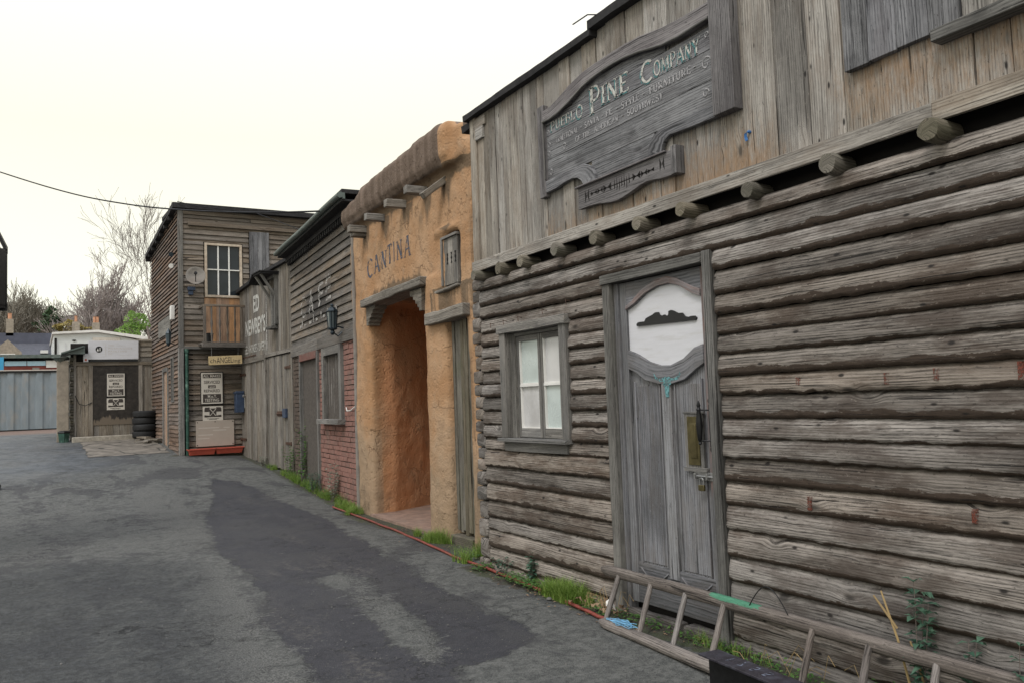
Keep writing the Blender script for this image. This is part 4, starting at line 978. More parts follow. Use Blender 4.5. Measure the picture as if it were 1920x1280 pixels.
# ------------------------------------------------------------------ the adobe cantina
ADO = Frame((3.85, 6.9), (.08, 4.25))
def adobe_mat():
    m, nt, p, o = newmat('adobe_render'); g = G(nt)
    ob = g.n('TexCoord').outputs['Object']; ed = g.attr('ed').outputs['Fac']; inn = g.attr('pid').outputs['Fac']; st = g.attr('stain_shade').outputs['Fac']; lw = g.attr('low').outputs['Fac']
    n1 = g.noise(ob, 1.6, 5, .6); n2 = g.noise(ob, 6, 5, .65); n3 = g.noise(ob, 40, 4, .6)
    sv = g.noise(g.vm(ob, (7, 7, .7)), 1, 4, .6)
    c = g.mix(g.mr(n1, .35, .65), (.375, .215, .112), (.445, .285, .170))
    c = g.mix(g.mr(n2, .5, .75, 0, .6), c, (.34, .245, .165))
    c = g.mix(g.mr(g.math('ADD', lw, g.math('MULTIPLY', g.math('SUBTRACT', n1, .5), .9)), .35, .8, 0, .75), c, (.34, .255, .175))
    c = g.mix(g.mr(inn, .1, .8, 0, .9), c, g.mix(g.mr(n1, .3, .7), (.50, .235, .115), (.48, .275, .160)))
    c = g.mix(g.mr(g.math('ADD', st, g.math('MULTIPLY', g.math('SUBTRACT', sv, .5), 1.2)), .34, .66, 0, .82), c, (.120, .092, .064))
    c = g.mix(g.mr(g.math('ADD', ed, g.math('MULTIPLY', g.math('SUBTRACT', n2, .5), .7)), .35, .6, 0, .93), c, g.mix(g.mr(sv, .4, .65), (.105, .080, .064), (.165, .128, .105)))
    c = g.mix(g.math('MULTIPLY', ed, g.mr(sv, .62, .76, 0, .30)), c, (.30, .19, .15))
    c = g.mix(g.mr(n3, .62, .8, 0, .3), c, (.16, .09, .05))
    wv = g.n('VectorMath', operation='ADD'); g.put(wv.inputs[0], ob); nn = g.n('TexNoise'); g.put(nn.inputs[0], ob); nn.inputs['Scale'].default_value = 3; nn.inputs['Detail'].default_value = 6
    g.put(wv.inputs[1], g.vm(nn.outputs[1], (.7, .7, .7))); ck = g.vor(wv.outputs[0], 1.5, 'DISTANCE_TO_EDGE')
    crk = g.math('MULTIPLY', g.mr(ck, .002, .009, 1, 0), g.mr(n1, .45, .55)); c = g.mix(g.math('MULTIPLY', crk, .30), c, (.10, .055, .03))
    n9 = g.noise(ob, 3.3, 6, .7); c = g.mix(g.mr(n9, .56, .68, 0, .45), c, (.20, .135, .085))
    c = g.mix(g.mr(g.math('ADD', lw, g.math('MULTIPLY', g.math('SUBTRACT', n9, .5), .8)), .85, 1.15, 0, .55), c, (.17, .125, .085))
    nt.links.new(c, p.inputs['Base Color']); p.inputs['Roughness'].default_value = .93; p.inputs['Specular IOR Level'].default_value = .15
    dent = g.vor(ob, 14); 
    g.bump(g.math('ADD', g.math('MULTIPLY', n2, 1.2), g.math('ADD', g.math('MULTIPLY', n3, .55), g.math('SUBTRACT', g.math('MULTIPLY', g.mr(dent, 0, .35), .35), crk))), .8, .02, p)
    return m
M['adobe'] = adobe_mat()
def adobe():
    D = ADO
    t = thing('adobe_building', 'orange adobe cantina with a rounded brown parapet and a deep open passage', 'building', (3.9, 9.0, 0))
    mb = MB(); z0 = -.25
    B = lambda *a: mb.box(D, *a)
    PR_ = lambda poly, a, b: prz(mb, D, poly, a, b)
    def prz(mb, F, poly, a, b):
        base = len(mb.v); k = len(poly)
        for z in (a, b):
            for (s, n) in poly: mb.add(F.P(s, z, n))
        mb.f.append(tuple(range(base+k-1, base-1, -1))); mb.f.append(tuple(range(base+k, base+2*k)))
        for i in range(k): j = (i+1) % k; mb.f.append((base+i, base+j, base+k+j, base+k+i))
    PR_([(4.40, -.02), (4.36, .0), (3.80, .015), (3.70, -.03), (3.74, -.35), (3.98, -.8), (4.22, -1.25), (4.26, -1.7), (4.5, -1.7)], z0, 2.88)
    PR_([(1.77, -.08), (1.74, .01), (1.60, .05), (1.32, .05), (1.18, .0), (1.155, -.3), (1.77, -.3)], z0, 2.88)
    B(1.10, 1.42, z0, 2.9, -1.7, -.25); B(1.1, 4.5, z0, 4.1, -1.85, -1.65); B(1.1, 4.5, 2.86, 4.2, -1.7, -.02)
    B(1.15, 4.38, 2.86, 4.2, -.4, .0)
    B(.50, .665, z0, 4.15, -.4, .0)
    B(.5, 1.2, z0, 2.4, -.5, -.12)
    B(.5, 1.82, 2.36, 2.72, -.4, -.005); B(1.285, 1.82, 2.7, 3.32, -.4, -.005); B(.5, .785, 2.7, 3.32, -.4, -.005)
    B(.75, 1.3, 2.7, 3.32, -.4, -.22); B(.5, 1.82, 3.30, 4.15, -.4, 0)
    B(.80, 1.36, 3.31, 3.36, -.05, .035)
    PR_([(.5, -.4), (.5, 0), (.56, .0), (.56, -.4)], 0, .1)
    # parapet, an uneven roll along the top
    xs = [.80, 1.0, 1.35, 1.75, 2.2, 2.7, 3.2, 3.6, 3.75, 4.1, 4.40]
    tops = [4.46, 4.49, 4.48, 4.46, 4.45, 4.43, 4.41, 4.38, 4.33, 4.29, 4.25]
    for i in range(len(xs)-1):
        B(xs[i], xs[i+1]+.03, 4.0-.02*(xs[i] > 3.5)-.02*(xs[i] < 1), tops[i], -.3, .11); B(xs[i], xs[i+1]+.03, 4.08, tops[i]-.07, -.3, .145)
    B(.60, .84, 4.02, 4.40, -.3, .05); B(.5, .62, 4.0, 4.2, -.3, .0)
    w = mb.build('w', 'adobe', None)
    C.objects.unlink(w)
    r = w.modifiers.new('r', 'REMESH'); r.mode = 'VOXEL'; r.voxel_size = .030
    s = w.modifiers.new('s', 'SMOOTH'); s.factor = .6; s.iterations = 5
    me = evaluated(w); me.name = 'adobe_wall'
    bpy.data.objects.remove(w)
    L0 = RL[t.name]; ed = []; inn = []; st = []; lw = []; vs = []
    vg = [(3.78, .20), (3.0, .2), (2.27, .22), (1.64, .18), (1.15, .15)]
    nv = len(me.vertices); co_ = np.empty(nv*3, dtype=np.float32); no_ = np.empty(nv*3, dtype=np.float32); me.vertices.foreach_get('co', co_); me.vertices.foreach_get('normal', no_)
    co_ = co_.reshape(-1, 3); no_ = no_.reshape(-1, 3); new = np.empty_like(co_)
    for vi in range(nv):
        vc = Vector(co_[vi].tolist()); nn = Vector(no_[vi].tolist()); a, z, n = D.inv(vc)
        d = .022*nz(a*1.1, z*.9, n*1.1+3)+.012*nz(a*3.2, z*2.6, n*3)+.007*nz(a*8, z*8, n*8)
        if n > .03 and z > 3.9: d *= .8
        new[vi] = vc+nn*d-L0
        e = 0
        if z > 3.95: e = min(1, max(0, (n-.01)*12))*min(1, (z-3.93)*9)
        if z > 4.3: e = max(e, .8)
        if a < .95 and z > 3.9 and n > 0: e *= .25
        ed.append(e); inn.append(max(0, min(1, (-n-.02)*3)) if (a > 1.2 and z < 3) else 0)
        q = 0
        for (vs_, wd) in vg:
            if z < 3.86: q = max(q, math.exp(-((a-vs_+.05)/wd)**2)*math.exp(-(3.86-z)/.35))
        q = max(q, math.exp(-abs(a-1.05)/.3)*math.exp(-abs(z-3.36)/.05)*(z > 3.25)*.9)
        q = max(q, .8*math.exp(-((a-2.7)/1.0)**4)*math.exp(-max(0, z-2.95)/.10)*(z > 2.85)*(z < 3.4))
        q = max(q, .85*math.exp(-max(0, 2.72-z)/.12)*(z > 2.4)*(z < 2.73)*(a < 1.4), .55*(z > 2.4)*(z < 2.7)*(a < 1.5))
        q = max(q, 1.1*math.exp(-((3.99-z)/.12)**2)*(n > -.05)*(z < 4.03))  # shade beneath the parapet painted into the colour, together with the grime there
        if a < .68: q = max(q, .35)
        st.append(q); lw.append(max(0, min(1, (1.9-z)/1.6)) if n > -.15 else 0)
    me.vertices.foreach_set('co', new.ravel()); me.update()
    for nme, arr in (('ed', ed), ('pid', inn), ('stain_shade', st), ('low', lw)):
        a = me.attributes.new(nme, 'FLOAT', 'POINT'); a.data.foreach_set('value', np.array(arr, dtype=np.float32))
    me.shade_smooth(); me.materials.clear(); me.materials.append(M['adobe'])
    o = link(bpy.data.objects.new('adobe_wall', me)); o.parent = t; RL[o.name] = L0
    bvh = BVHTree.FromPolygons([tuple(v.co+L0) for v in me.vertices], [tuple(p.vertices) for p in me.polygons])
    def surf(s, z):
        h = bvh.ray_cast(D.P(s, z, .6), -D.en, 1.2)
        return D.inv(h[0])[2] if h[0] is not None else .0
    # name over the opening
    glyph = [('C', 3.72, 3.52, 3.19, 3.44), ('A', 3.47, 3.22, 3.21, 3.45), ('N', 3.17, 2.98, 3.23, 3.46), ('T', 2.95, 2.76, 3.25, 3.50), ('I', 2.70, 2.66, 3.25, 3.50), ('N', 2.60, 2.40, 3.25, 3.49), ('A', 2.36, 2.12, 3.24, 3.50)]
    for ch, a, b, z0_, z1_ in glyph:
        place_text(D, serif_poly(ch, thick=1.15), a, b, z0_, z1_, 0, 'painted_letter', 'pdark', t, surf=surf, sub=.03, off=.004)
    # timbers
    def beam(name, s0, z0_, s1, z1_, h, n0, n1, seg=14):
        mb = MB(); F = D.tilt(s0, z0_, math.atan2(z1_-z0_, s1-s0)); L = math.hypot(s1-s0, z1_-z0_)
        mb.plank(F, 0, L, -h/2, h/2, n0, n1, 's', seg, .012); return mb.build(name, 'viga', t, bev=.012)
    beam('log_lintel', 3.76, 2.835, 1.66, 2.865, .105, -.2, .10, 26); beam('log_lintel', 1.56, 2.40, .58, 2.42, .125, -.12, .10)
    beam('window_sill', 1.37, 2.68, .80, 2.705, .038, -.1, .05, 8)
    for s, z, an in ((3.72, 3.855, 0), (3.03, 3.87, .04), (2.30, 3.885, .02), (1.66, 3.895, -.05), (1.14, 3.83, .75)):
        mb = MB(); F = D.tilt(s, z, an)
        w_, h_ = (.10, .095)
        if an > .5:
            F = D.tilt(s, z+.06, 0, .0); F.en = (D.en*.80-D.ez*.60).normalized(); F.ez = (D.ez*.80+D.en*.60).normalized(); h_ = .07
        mb.plank(F, -w_/2, w_/2, -h_/2, h_/2, -.1, .25 if an < .5 else .32, 'n', 6, .008)
        if s > 3.5: mb.plank(F, -.03, .10, -.10, -.055, -.1, .20, 'n', 5, .01)
        mb.build('beam_end', 'viga', t, bev=.008)
    # stepped corbels in the opening corners
    for sgn, s0, lab in ((1, 3.72, 1), (-1, 1.79, 2)):
        q = [(0, 0), (0, -.26), (.07, -.26), (.075, -.22), (.12, -.215), (.13, -.17), (.18, -.165), (.19, -.12), (.25, -.115), (.26, -.07), (.34, -.065), (.36, 0)]
        mb = MB(); mb.prism(D, [(s0-sgn*a, 2.80+b) for a, b in q], -.14, .03); mb.build('corbel', 'viga', t, bev=.003)
    # plank door in the narrow bay
    mb = MB(); seams = [.665, .73, .80, .885, .955, 1.03, 1.09, 1.155]
    for i, (a, b) in enumerate(zip(seams[:-1], seams[1:])): mb.plank(D, a+.003, b-.003, .11+rng.uniform(-.03, .03), 2.36, -.11, -.05+rng.uniform(-.012, .014), 'z', 20, .004)
    mb.build('plank_door', 'mossy', t, bev=.003)
    mb = MB(); mb.plank(D, .66, 1.17, -.1, .085, -.15, .03, 's', 6, .006); mb.build('door_step', 'mossy', t, bev=.006)
    # shuttered window
    mb = MB()
    for a, b in ((.835, .945), (.95, 1.075), (1.08, 1.185)): mb.plank(D, a, b, 2.735, 3.24, -.08, .006, 'z', 8, .003)
    sh = mb.build('shutter', 'viga', t, bev=.003)
    mb = MB(); mb.plank(D, 1.188, 1.225, 2.735, 3.27, -.1, .028, 'z'); mb.plank(D, .825, 1.188, 3.242, 3.27, -.1, .028, 's'); mb.build('shutter_frame', 'frame', t, bev=.003)
    mb = MB()
    for s in (.885, .985, 1.085):
        for z in (2.99, 3.045): mb.prism(D, [(s-.018, z+.03), (s, z), (s+.018, z+.03)], -.0, .012); mb.prism(D, [(s-.018, z-.03), (s+.018, z-.03), (s, z)], -.0, .012)
    mb.build('cut_out_pattern', 'gap', sh)
    mb = MB(); k = 10
    prz(mb, D, [(3.75, .03), (1.75, .04), (1.3, -.3), (1.3, -1.7), (4.3, -1.7), (4.0, -.5)], -.1, .03)
    mb.build('passage_floor', 'pinkfloor', t)
    # roof slab behind the parapet
    mb = MB(); mb.box(D, .5, 4.5, 4.0, 4.12, -1.9, -.25); mb.build('roof', 'felt', t)
adobe()

# ------------------------------------------------------------------ the cafe building
CAF = Frame((4.0, 11.2), (.35, 5.2))
def lapn(rows, lap=.028):
    def f(s, z):
        for a, b in rows:
            if a <= z < b: return lap*(1-(z-a)/(b-a))
        return .01
    return f
def cafe():
    D = CAF
    t = thing('cafe_building', 'narrow cafe with grey lapped boards above a red brick ground floor', 'building', (4.2, 13.8, 0))
    mb = MB(); rows = siding(D, mb, .02, 4.72, 2.60, 4.32, .139, (), .030, edf=lambda s, z: (.62*math.exp(-((s-2.5)/1.35)**4)*math.exp(-((z-3.22)/.42)**4))+(0 if z > 2.9 else .1))
    for (a, b) in ((.02, 2.45), (2.46, 4.66)): mb.plank(D, a, b, 2.43, 2.60, 0, .045, 's', 12, .003)
    mb.build('lapped_boards', 'cafew', t)
    mb = MB(); mb.plank(D, 0, 4.75, -.3, 4.3, -.12, -.01); mb.plank(D, 4.65, 4.75, -.3, 4.3, -3, -.12); mb.plank(D, 0, .1, 2.5, 4.3, -3, -.12); mb.plank(D, 0, 4.75, .0, 4.2, -3.1, -3)
    mb.build('inner_wall', 'mortar', t)
    # brick
    brick = []
    for name, s0, s1 in (('red', .03, 2.47), ('dark', 3.93, 4.64)):
        mb = MB(); z = -.2; row = 0
        while z < 2.42:
            h = .066+rng.uniform(-.003, .003); s = s0-(.11 if row % 2 else 0)
            while s < s1:
                L = .205+rng.uniform(-.006, .006); a, b = max(s, s0), min(s+L, s1)
                if b-a > .03 and not (name == 'red' and 1.27-.03 < z+h/2 < 2.37 and b > .88 and a < 2.14):
                    zz = z+.010*nz(s*1.3, row*.7)
                    mb.plank(D, a, b, zz, zz+h, -.02, .014+rng.uniform(-.006, .006), 's', 2, .004)
                elif b-a > .03 and 1.2 < z < 2.45:
                    for (p, q) in ((a, min(b, .88)), (max(a, 2.14), b)):
                        if q-p > .03: mb.plank(D, p, q, z, z+h, -.02, .012, 's', 1, .003)
                s += L+.011
            z += h+.0105; row += 1
        brick.append(mb)
    brick[0].build('brick_wall', brickmat('red_brick', (.31, .155, .125), (.215, .120, .10)), t, bev=.003)
    brick[1].build('brick_wall', brickmat('dark_brick', (.115, .085, .065), (.075, .058, .048)), t, bev=.003, label='narrow strip of dark brick left of the door')
    # door
    mb = MB(); mb.plank(D, 3.86, 3.93, -.1, 2.42, -.03, .05, 'z', 12, .002); mb.plank(D, 2.46, 2.55, -.1, 2.42, -.03, .05, 'z', 12, .002)
    mb.build('door_post', 'frame', t, bev=.003)
    mb = MB(); mb.plank(D, 2.55, 3.86, 2.30, 2.43, -.05, .058, 's', 8, .002); mb.plank(D, 2.55, 2.60, .05, 2.3, -.15, .03, 'z'); mb.build('door_head', 'redframe', t, bev=.003)
    mb = MB(); mb.plank(D, 2.6, 3.86, 0, 2.3, -.20, -.17, 'z'); dr = mb.build('door', 'cafedoor', t)
    mb = MB(); mb.plank(D, 2.72, 3.35, 1.40, 2.12, -.17, -.158, 'z'); mb.build('glass', 'glass', dr)
    mb = MB(); mb.plank(D, 2.66, 2.72, 1.34, 2.18, -.17, -.145, 'z'); mb.plank(D, 3.35, 3.41, 1.34, 2.18, -.17, -.145, 'z'); mb.plank(D, 2.66, 3.41, 2.12, 2.18, -.17, -.147, 's'); mb.plank(D, 2.66, 3.41, 1.30, 1.40, -.17, -.14, 's')
    mb.build('glazing_frame', 'redframe', dr, bev=.002)
    mb = MB(); mb.plank(D, 2.72, 2.98, 1.10, 1.19, -.17, -.15, 's'); mb.build('notice', 'whitep', dr); 
    mb = MB(); mb.plank(D, 3.83, 3.86, 0, 2.3, -.2, -.0, 'z'); mb.build('door_jamb', 'frame', t)
    # barred window
    f = frame_rect(D, t, 'window_frame', .90, 2.12, 1.27, 2.42, .13, -.03, .06, 'frame', .004, 'LRT')
    mb = MB(); mb.plank(D, .82, 2.20, 1.20, 1.275, -.03, .14, 's', 6, .003); mb.build('sill', 'frame', f, bev=.004)
    mb = MB(); mb.plank(D, 1.03, 1.99, 1.28, 2.29, -.10, -.09, 'z'); mb.build('pane', 'glass', f)
    mb = MB()
    for i in range(6): 
        s = 1.12+i*.155; mb.plank(D, s-.022, s+.022, 1.275, 2.29, -.05, -.01, 'z', 6, .003)
    mb.build('wooden_bar', 'frame', f, bev=.003)
    # eaves
    mb = MB(); mb.plank(D, -.05, 4.75, 4.28, 4.36, 0, .10, 's', 20, .004); mb.plank(D, -.1, 4.78, 4.36, 4.385, -.2, .24, 's', 12, .003)
    for i in range(34): mb.plank(D, .05+i*.138, .10+i*.138, 4.20, 4.28, .02, .085, 'z')
    mb.build('eaves', 'felt', t)
    mb = MB(); pts = [D.P(s, 4.44+.006*math.sin(s*2), .27) for s in np.linspace(-.12, 4.8, 12)]
    mb.tube(pts, .045, 10); mb.plank(D, -.12, 4.8, 4.385, 4.47, .2, .235, 's', 8, .002)
    mb.build('gutter', 'gutter', t, smooth=True)
    mb = MB(); mb.plank(D, -.1, 4.8, 4.47, 4.53, -1.6, .24, 's'); mb.plank(D, -.1, 4.8, 4.47, 4.50, -3.1, -1.6, 's'); mb.build('roof', 'felt', t)
    sf = lapn(rows)
    for ch, a, b, z0, z1 in (('C', 3.80, 3.40, 3.08, 3.46), ('A', 3.12, 2.75, 3.10, 3.50), ('F', 2.36, 2.06, 3.14, 3.54), ('E', 1.86, 1.55, 3.18, 3.58)):
        place_text(D, font_poly(ch, bold=.01), a, b, z0, z1, 0, 'painted_letter', 'pwhite3', t, surf=sf, sub=.046, off=.006)
    for i, (s, w_, h_) in enumerate(((3.82, .10, .05), (3.66, .05, .12), (3.45, .12, .04), (3.05, .16, .05), (2.75, .04, .13), (2.55, .12, .05), (2.2, .05, .12), (2.05, .14, .04), (1.75, .05, .12), (1.5, .13, .05), (1.2, .05, .1))):
        mb = MB(); z = 2.90+.012*(4-s)
        mb.box(D, s, s-w_, z, z+h_, .030, .034); mb.build('worn_letter_trace', 'pwhite3', t)
    # downpipe on the corner with the cantina
    mb = MB(); pts = [D.P(-.02+.006*math.sin(z*2), z, .07) for z in np.linspace(-.1, 4.0, 16)]
    mb.tube(pts, .032, 10); mb.plank(D, .02, .07, -.1, 3.85, .0, .06, 'z', 12, .003)
    mb.build('corner_post', 'pipe', t, smooth=True)
    mb = MB(); mb.tube([D.P(.75, 1.45, .02), D.P(.55, 1.40, .06), D.P(.35, 1.41, .06), D.P(.12, 1.47, .05)], .008, 6); mb.build('loose_wire', 'whitep', t)
    # wall lantern
    lo = D.P(.80, 2.62, .22); l = thing('wall_lantern', 'dark blue carriage lantern beside the orange cantina wall, above the barred window', 'lantern', lo)
    mb = MB(); k = 6
    mb.lathe(lo, [(.02, -.10), (.045, -.06), (.03, -.02), (.085, 0), (.09, .02), (.075, .03)], 6)
    mb.lathe(lo+Vector((0, 0, .30)), [(.10, 0), (.105, .02), (.06, .075), (.03, .09), (.03, .115), (.045, .12), (.01, .15)], 6)
    for i in range(6):
        a = math.pi*2*i/6; c = Vector((math.cos(a), math.sin(a), 0)); mb.tube([lo+c*.078+Vector((0, 0, .02)), lo+c*.098+Vector((0, 0, .31))], .008, 4)
    mb.tube([lo+Vector((0, 0, .05))-D.en*.09, lo+Vector((0, 0, .02))-D.en*.21], .015, 6); mb.tube([lo+Vector((0, 0, -.05)), lo+Vector((0, 0, -.12))-D.en*.1, lo+Vector((0, 0, 0))-D.en*.21], .014, 6)
    mb.build('lantern_body', 'lampblue', l)
    mb = MB(); mb.lathe(lo, [(.068, .03), (.086, .30)], 6); mb.build('lantern_glass', 'lampglass', l); l.scale = (.85, .85, .85); l.location = D.P(.80, 2.62, .19)
def brickmat(name, c1, c2):
    m, nt, p, o = newmat(name); g = G(nt); pid = g.attr('pid').outputs['Fac']; ob = g.n('TexCoord').outputs['Object']
    rr = g.n('TexWhiteNoise', noise_dimensions='1D'); g.put(rr.inputs['W'], pid)
    n = g.noise(ob, 30, 4, .6); n2 = g.noise(ob, 2, 4, .6)
    c = g.mix(rr.outputs[0], c1, c2); c = g.mix(g.mr(n, .4, .7, 0, .5), c, tuple(x*.55 for x in c2)); c = g.mix(g.mr(n2, .5, .7, 0, .5), c, (.17, .13, .11))
    nt.links.new(c, p.inputs['Base Color']); p.inputs['Roughness'].default_value = .9; g.bump(n, .5, .006, p); return m
cafe()

# ------------------------------------------------------------------ the livery barn
BAR = Frame((4.37, 15.95), (-.10, 4.30))
def barn():
    D = BAR
    t = thing('livery_barn', 'grey board barn with double doors and white lettering reading ED NEWBEY\'S', 'barn', (4.35, 18, .3))
    # (measured from the plane through the left end of the cafe)
    L_ = 4.30
    top = lambda s: 4.36-.05*max(0, s-2.0)
    mb = MB(); boards_v(D, mb, .12, L_, 2.62, 4.3, .19, -.02, .018, wob=.003, topf=top, jit=.006)
    mb.plank(D, 0.02, .12, 0, 4.3, -.02, .05, 'z', 10, .004)
    mb.build('board_wall', 'barn', t, bev=.002)
    mb = MB(); mb.plank(D, 0, L_, -.2, 4.25, -.12, -.025); mb.plank(D, 0, .1, -.2, 4.2, -3, -.12); mb.build('inner_wall', 'gap', t)
    mb = MB(); mb.plank(D, .12, 2.02, 2.56, 2.64, -.02, .045, 's', 8, .004); mb.plank(D, 2.1, L_, 2.52, 2.64, -.02, .04, 's', 8, .004); mb.plank(D, 2.02, 2.10, .1, 2.62, -.02, .045, 'z', 8, .003)
    mb.build('door_frame', 'barn', t, bev=.003)
    for (a, b) in ((.16, 2.01), (2.11, L_-.03)):
        mb = MB(); boards_v(D, mb, a, b, .12, 2.54, .17, -.02, .012, wob=.004, jit=.008, botf=lambda s: .22+.03*(s)+rng.uniform(-.02, .02)); dr = mb.build('barn_door', 'barn', t, bev=.002)
        mb = MB()
        for z in (.75, 2.25): mb.plank(D, a if a < 1 else b-.45, (a+.45) if a < 1 else b, z, z+.05, .02, .032, 's'); mb.disc(D, (a+.03) if a < 1 else b-.03, z+.02, .04, .02, .05)
        mb.build('strap_hinge', 'rust', dr)
    mb = MB(); mb.tube([D.P(1.15, 1.36, .04), D.P(.75, 1.36, .04)], .022, 8); mb.plank(D, .85, 1.2, 1.31, 1.41, .01, .03, 's'); mb.build('slide_bolt', 'rust', t)
    mb = MB(); mb.plank(D, .50, .72, 1.28, 1.46, .01, .06, 's'); mb.build('lock_box', 'bluebox', t, bev=.004)
    # roof edge
    mb = MB(); k = 10
    pts = [(L_+.1-(L_+.15)*i/k, 0) for i in range(k+1)]
    mb.band(D, [(s, top(s)+.05) for s, _ in pts], [(s, top(s)-.02) for s, _ in pts], -3, .10)
    mb.build('roof', 'felt', t)
    # hoist canopy with its brace and post
    mb = MB()
    mb.plank(D, .92, 1.50, 4.20, 4.235, .0, .40, 's', 6, .004); mb.plank(D, .90, 1.52, 4.235, 4.255, -.05, .43, 's', 6, .006)
    mb.band(D, [(1.52, 4.255), (1.72, 4.16), (1.82, 4.10)], [(1.52, 4.225), (1.72, 4.13), (1.82, 4.07)], .0, .42)
    hd = mb.build('hood', 'felt', t)
    mb = MB()
    for s in (1.02, 1.42): mb.tube([D.P(s, 3.72, .05), D.P(s, 4.20, .36)], .032, 5)
    mb.plank(D, .98, 1.07, 3.18, 4.2, .018, .09, 'z', 8, .006); mb.plank(D, .98, 1.5, 4.14, 4.2, .05, .11, 's', 5, .004)
    mb.build('hood_brace', 'frameh', t)
    mb = MB(); mb.plank(D, 1.09, 1.13, 3.15, 3.92, .018, .14, 'z', 6, .008); mb.plank(D, 1.02, 1.40, 3.09, 3.14, .018, .17, 's', 4, .004); mb.build('hoist_post', 'frameh', t, bev=.003)
    mb = MB(); mb.plank(D, 1.16, 1.26, 3.19, 3.66, .05, .065, 'z'); mb.build('white_slat', 'whitep', t)
    # lettering
    for w_, a, b, z0, z1, m_ in (('ED', 2.98, 2.47, 3.63, 3.99, 'pwhiteb'), ("NEWBEY'S", 3.72, 1.98, 3.14, 3.50, 'pwhiteb'), ('FEED-HORSES-LIVERY', 3.90, 1.97, 2.74, 2.92, 'pwhite')):
        place_text(D, font_poly(w_, bold=.03 if z0 > 3 else .01), a, b, z0, z1, .027, 'painted_lettering', m_, t, off=.002)
    mb = MB(); mb.plank(D, 1.86, 1.92, 2.70, 4.0, .024, .030, 'z'); mb.build('painted_border', 'pwhite3', t)
    # blue letter box on the left edge
    mb = MB(); mb.plank(D, 3.98, 4.20, 1.40, 1.84, .02, .20, 'z'); mb.prism(D, [(3.97, 1.84), (4.21, 1.84), (4.21, 1.88), (3.97, 1.90)], .02, .22)
    mb.build('letter_box', 'bluebox', None, loc=D.P(4.1, 1.4, .1), bev=.008, label='small navy blue post box on the left edge of the barn doors', cat='post box')
    mb = MB(); mb.lathe(D.P(3.90, 1.78, .02), [(.02, 0), (.035, .03), (.035, .05), (.01, .06)], 10, D.en); mb.tube([D.P(3.9, 1.78, .03), D.P(3.9, 1.5, .03)], .008, 5)
    mb.build('padlock_chain', 'steel', t)
    mb = MB()
    for i in range(26):
        s = 4.15-i*.055; mb.lathe(D.P(s, 2.66+.012*math.sin(i*1.9), .045), [(.004, -.012), (.014, 0), (.004, .012)], 6, D.es)
    mb.build('chain', 'rust', t)
barn()

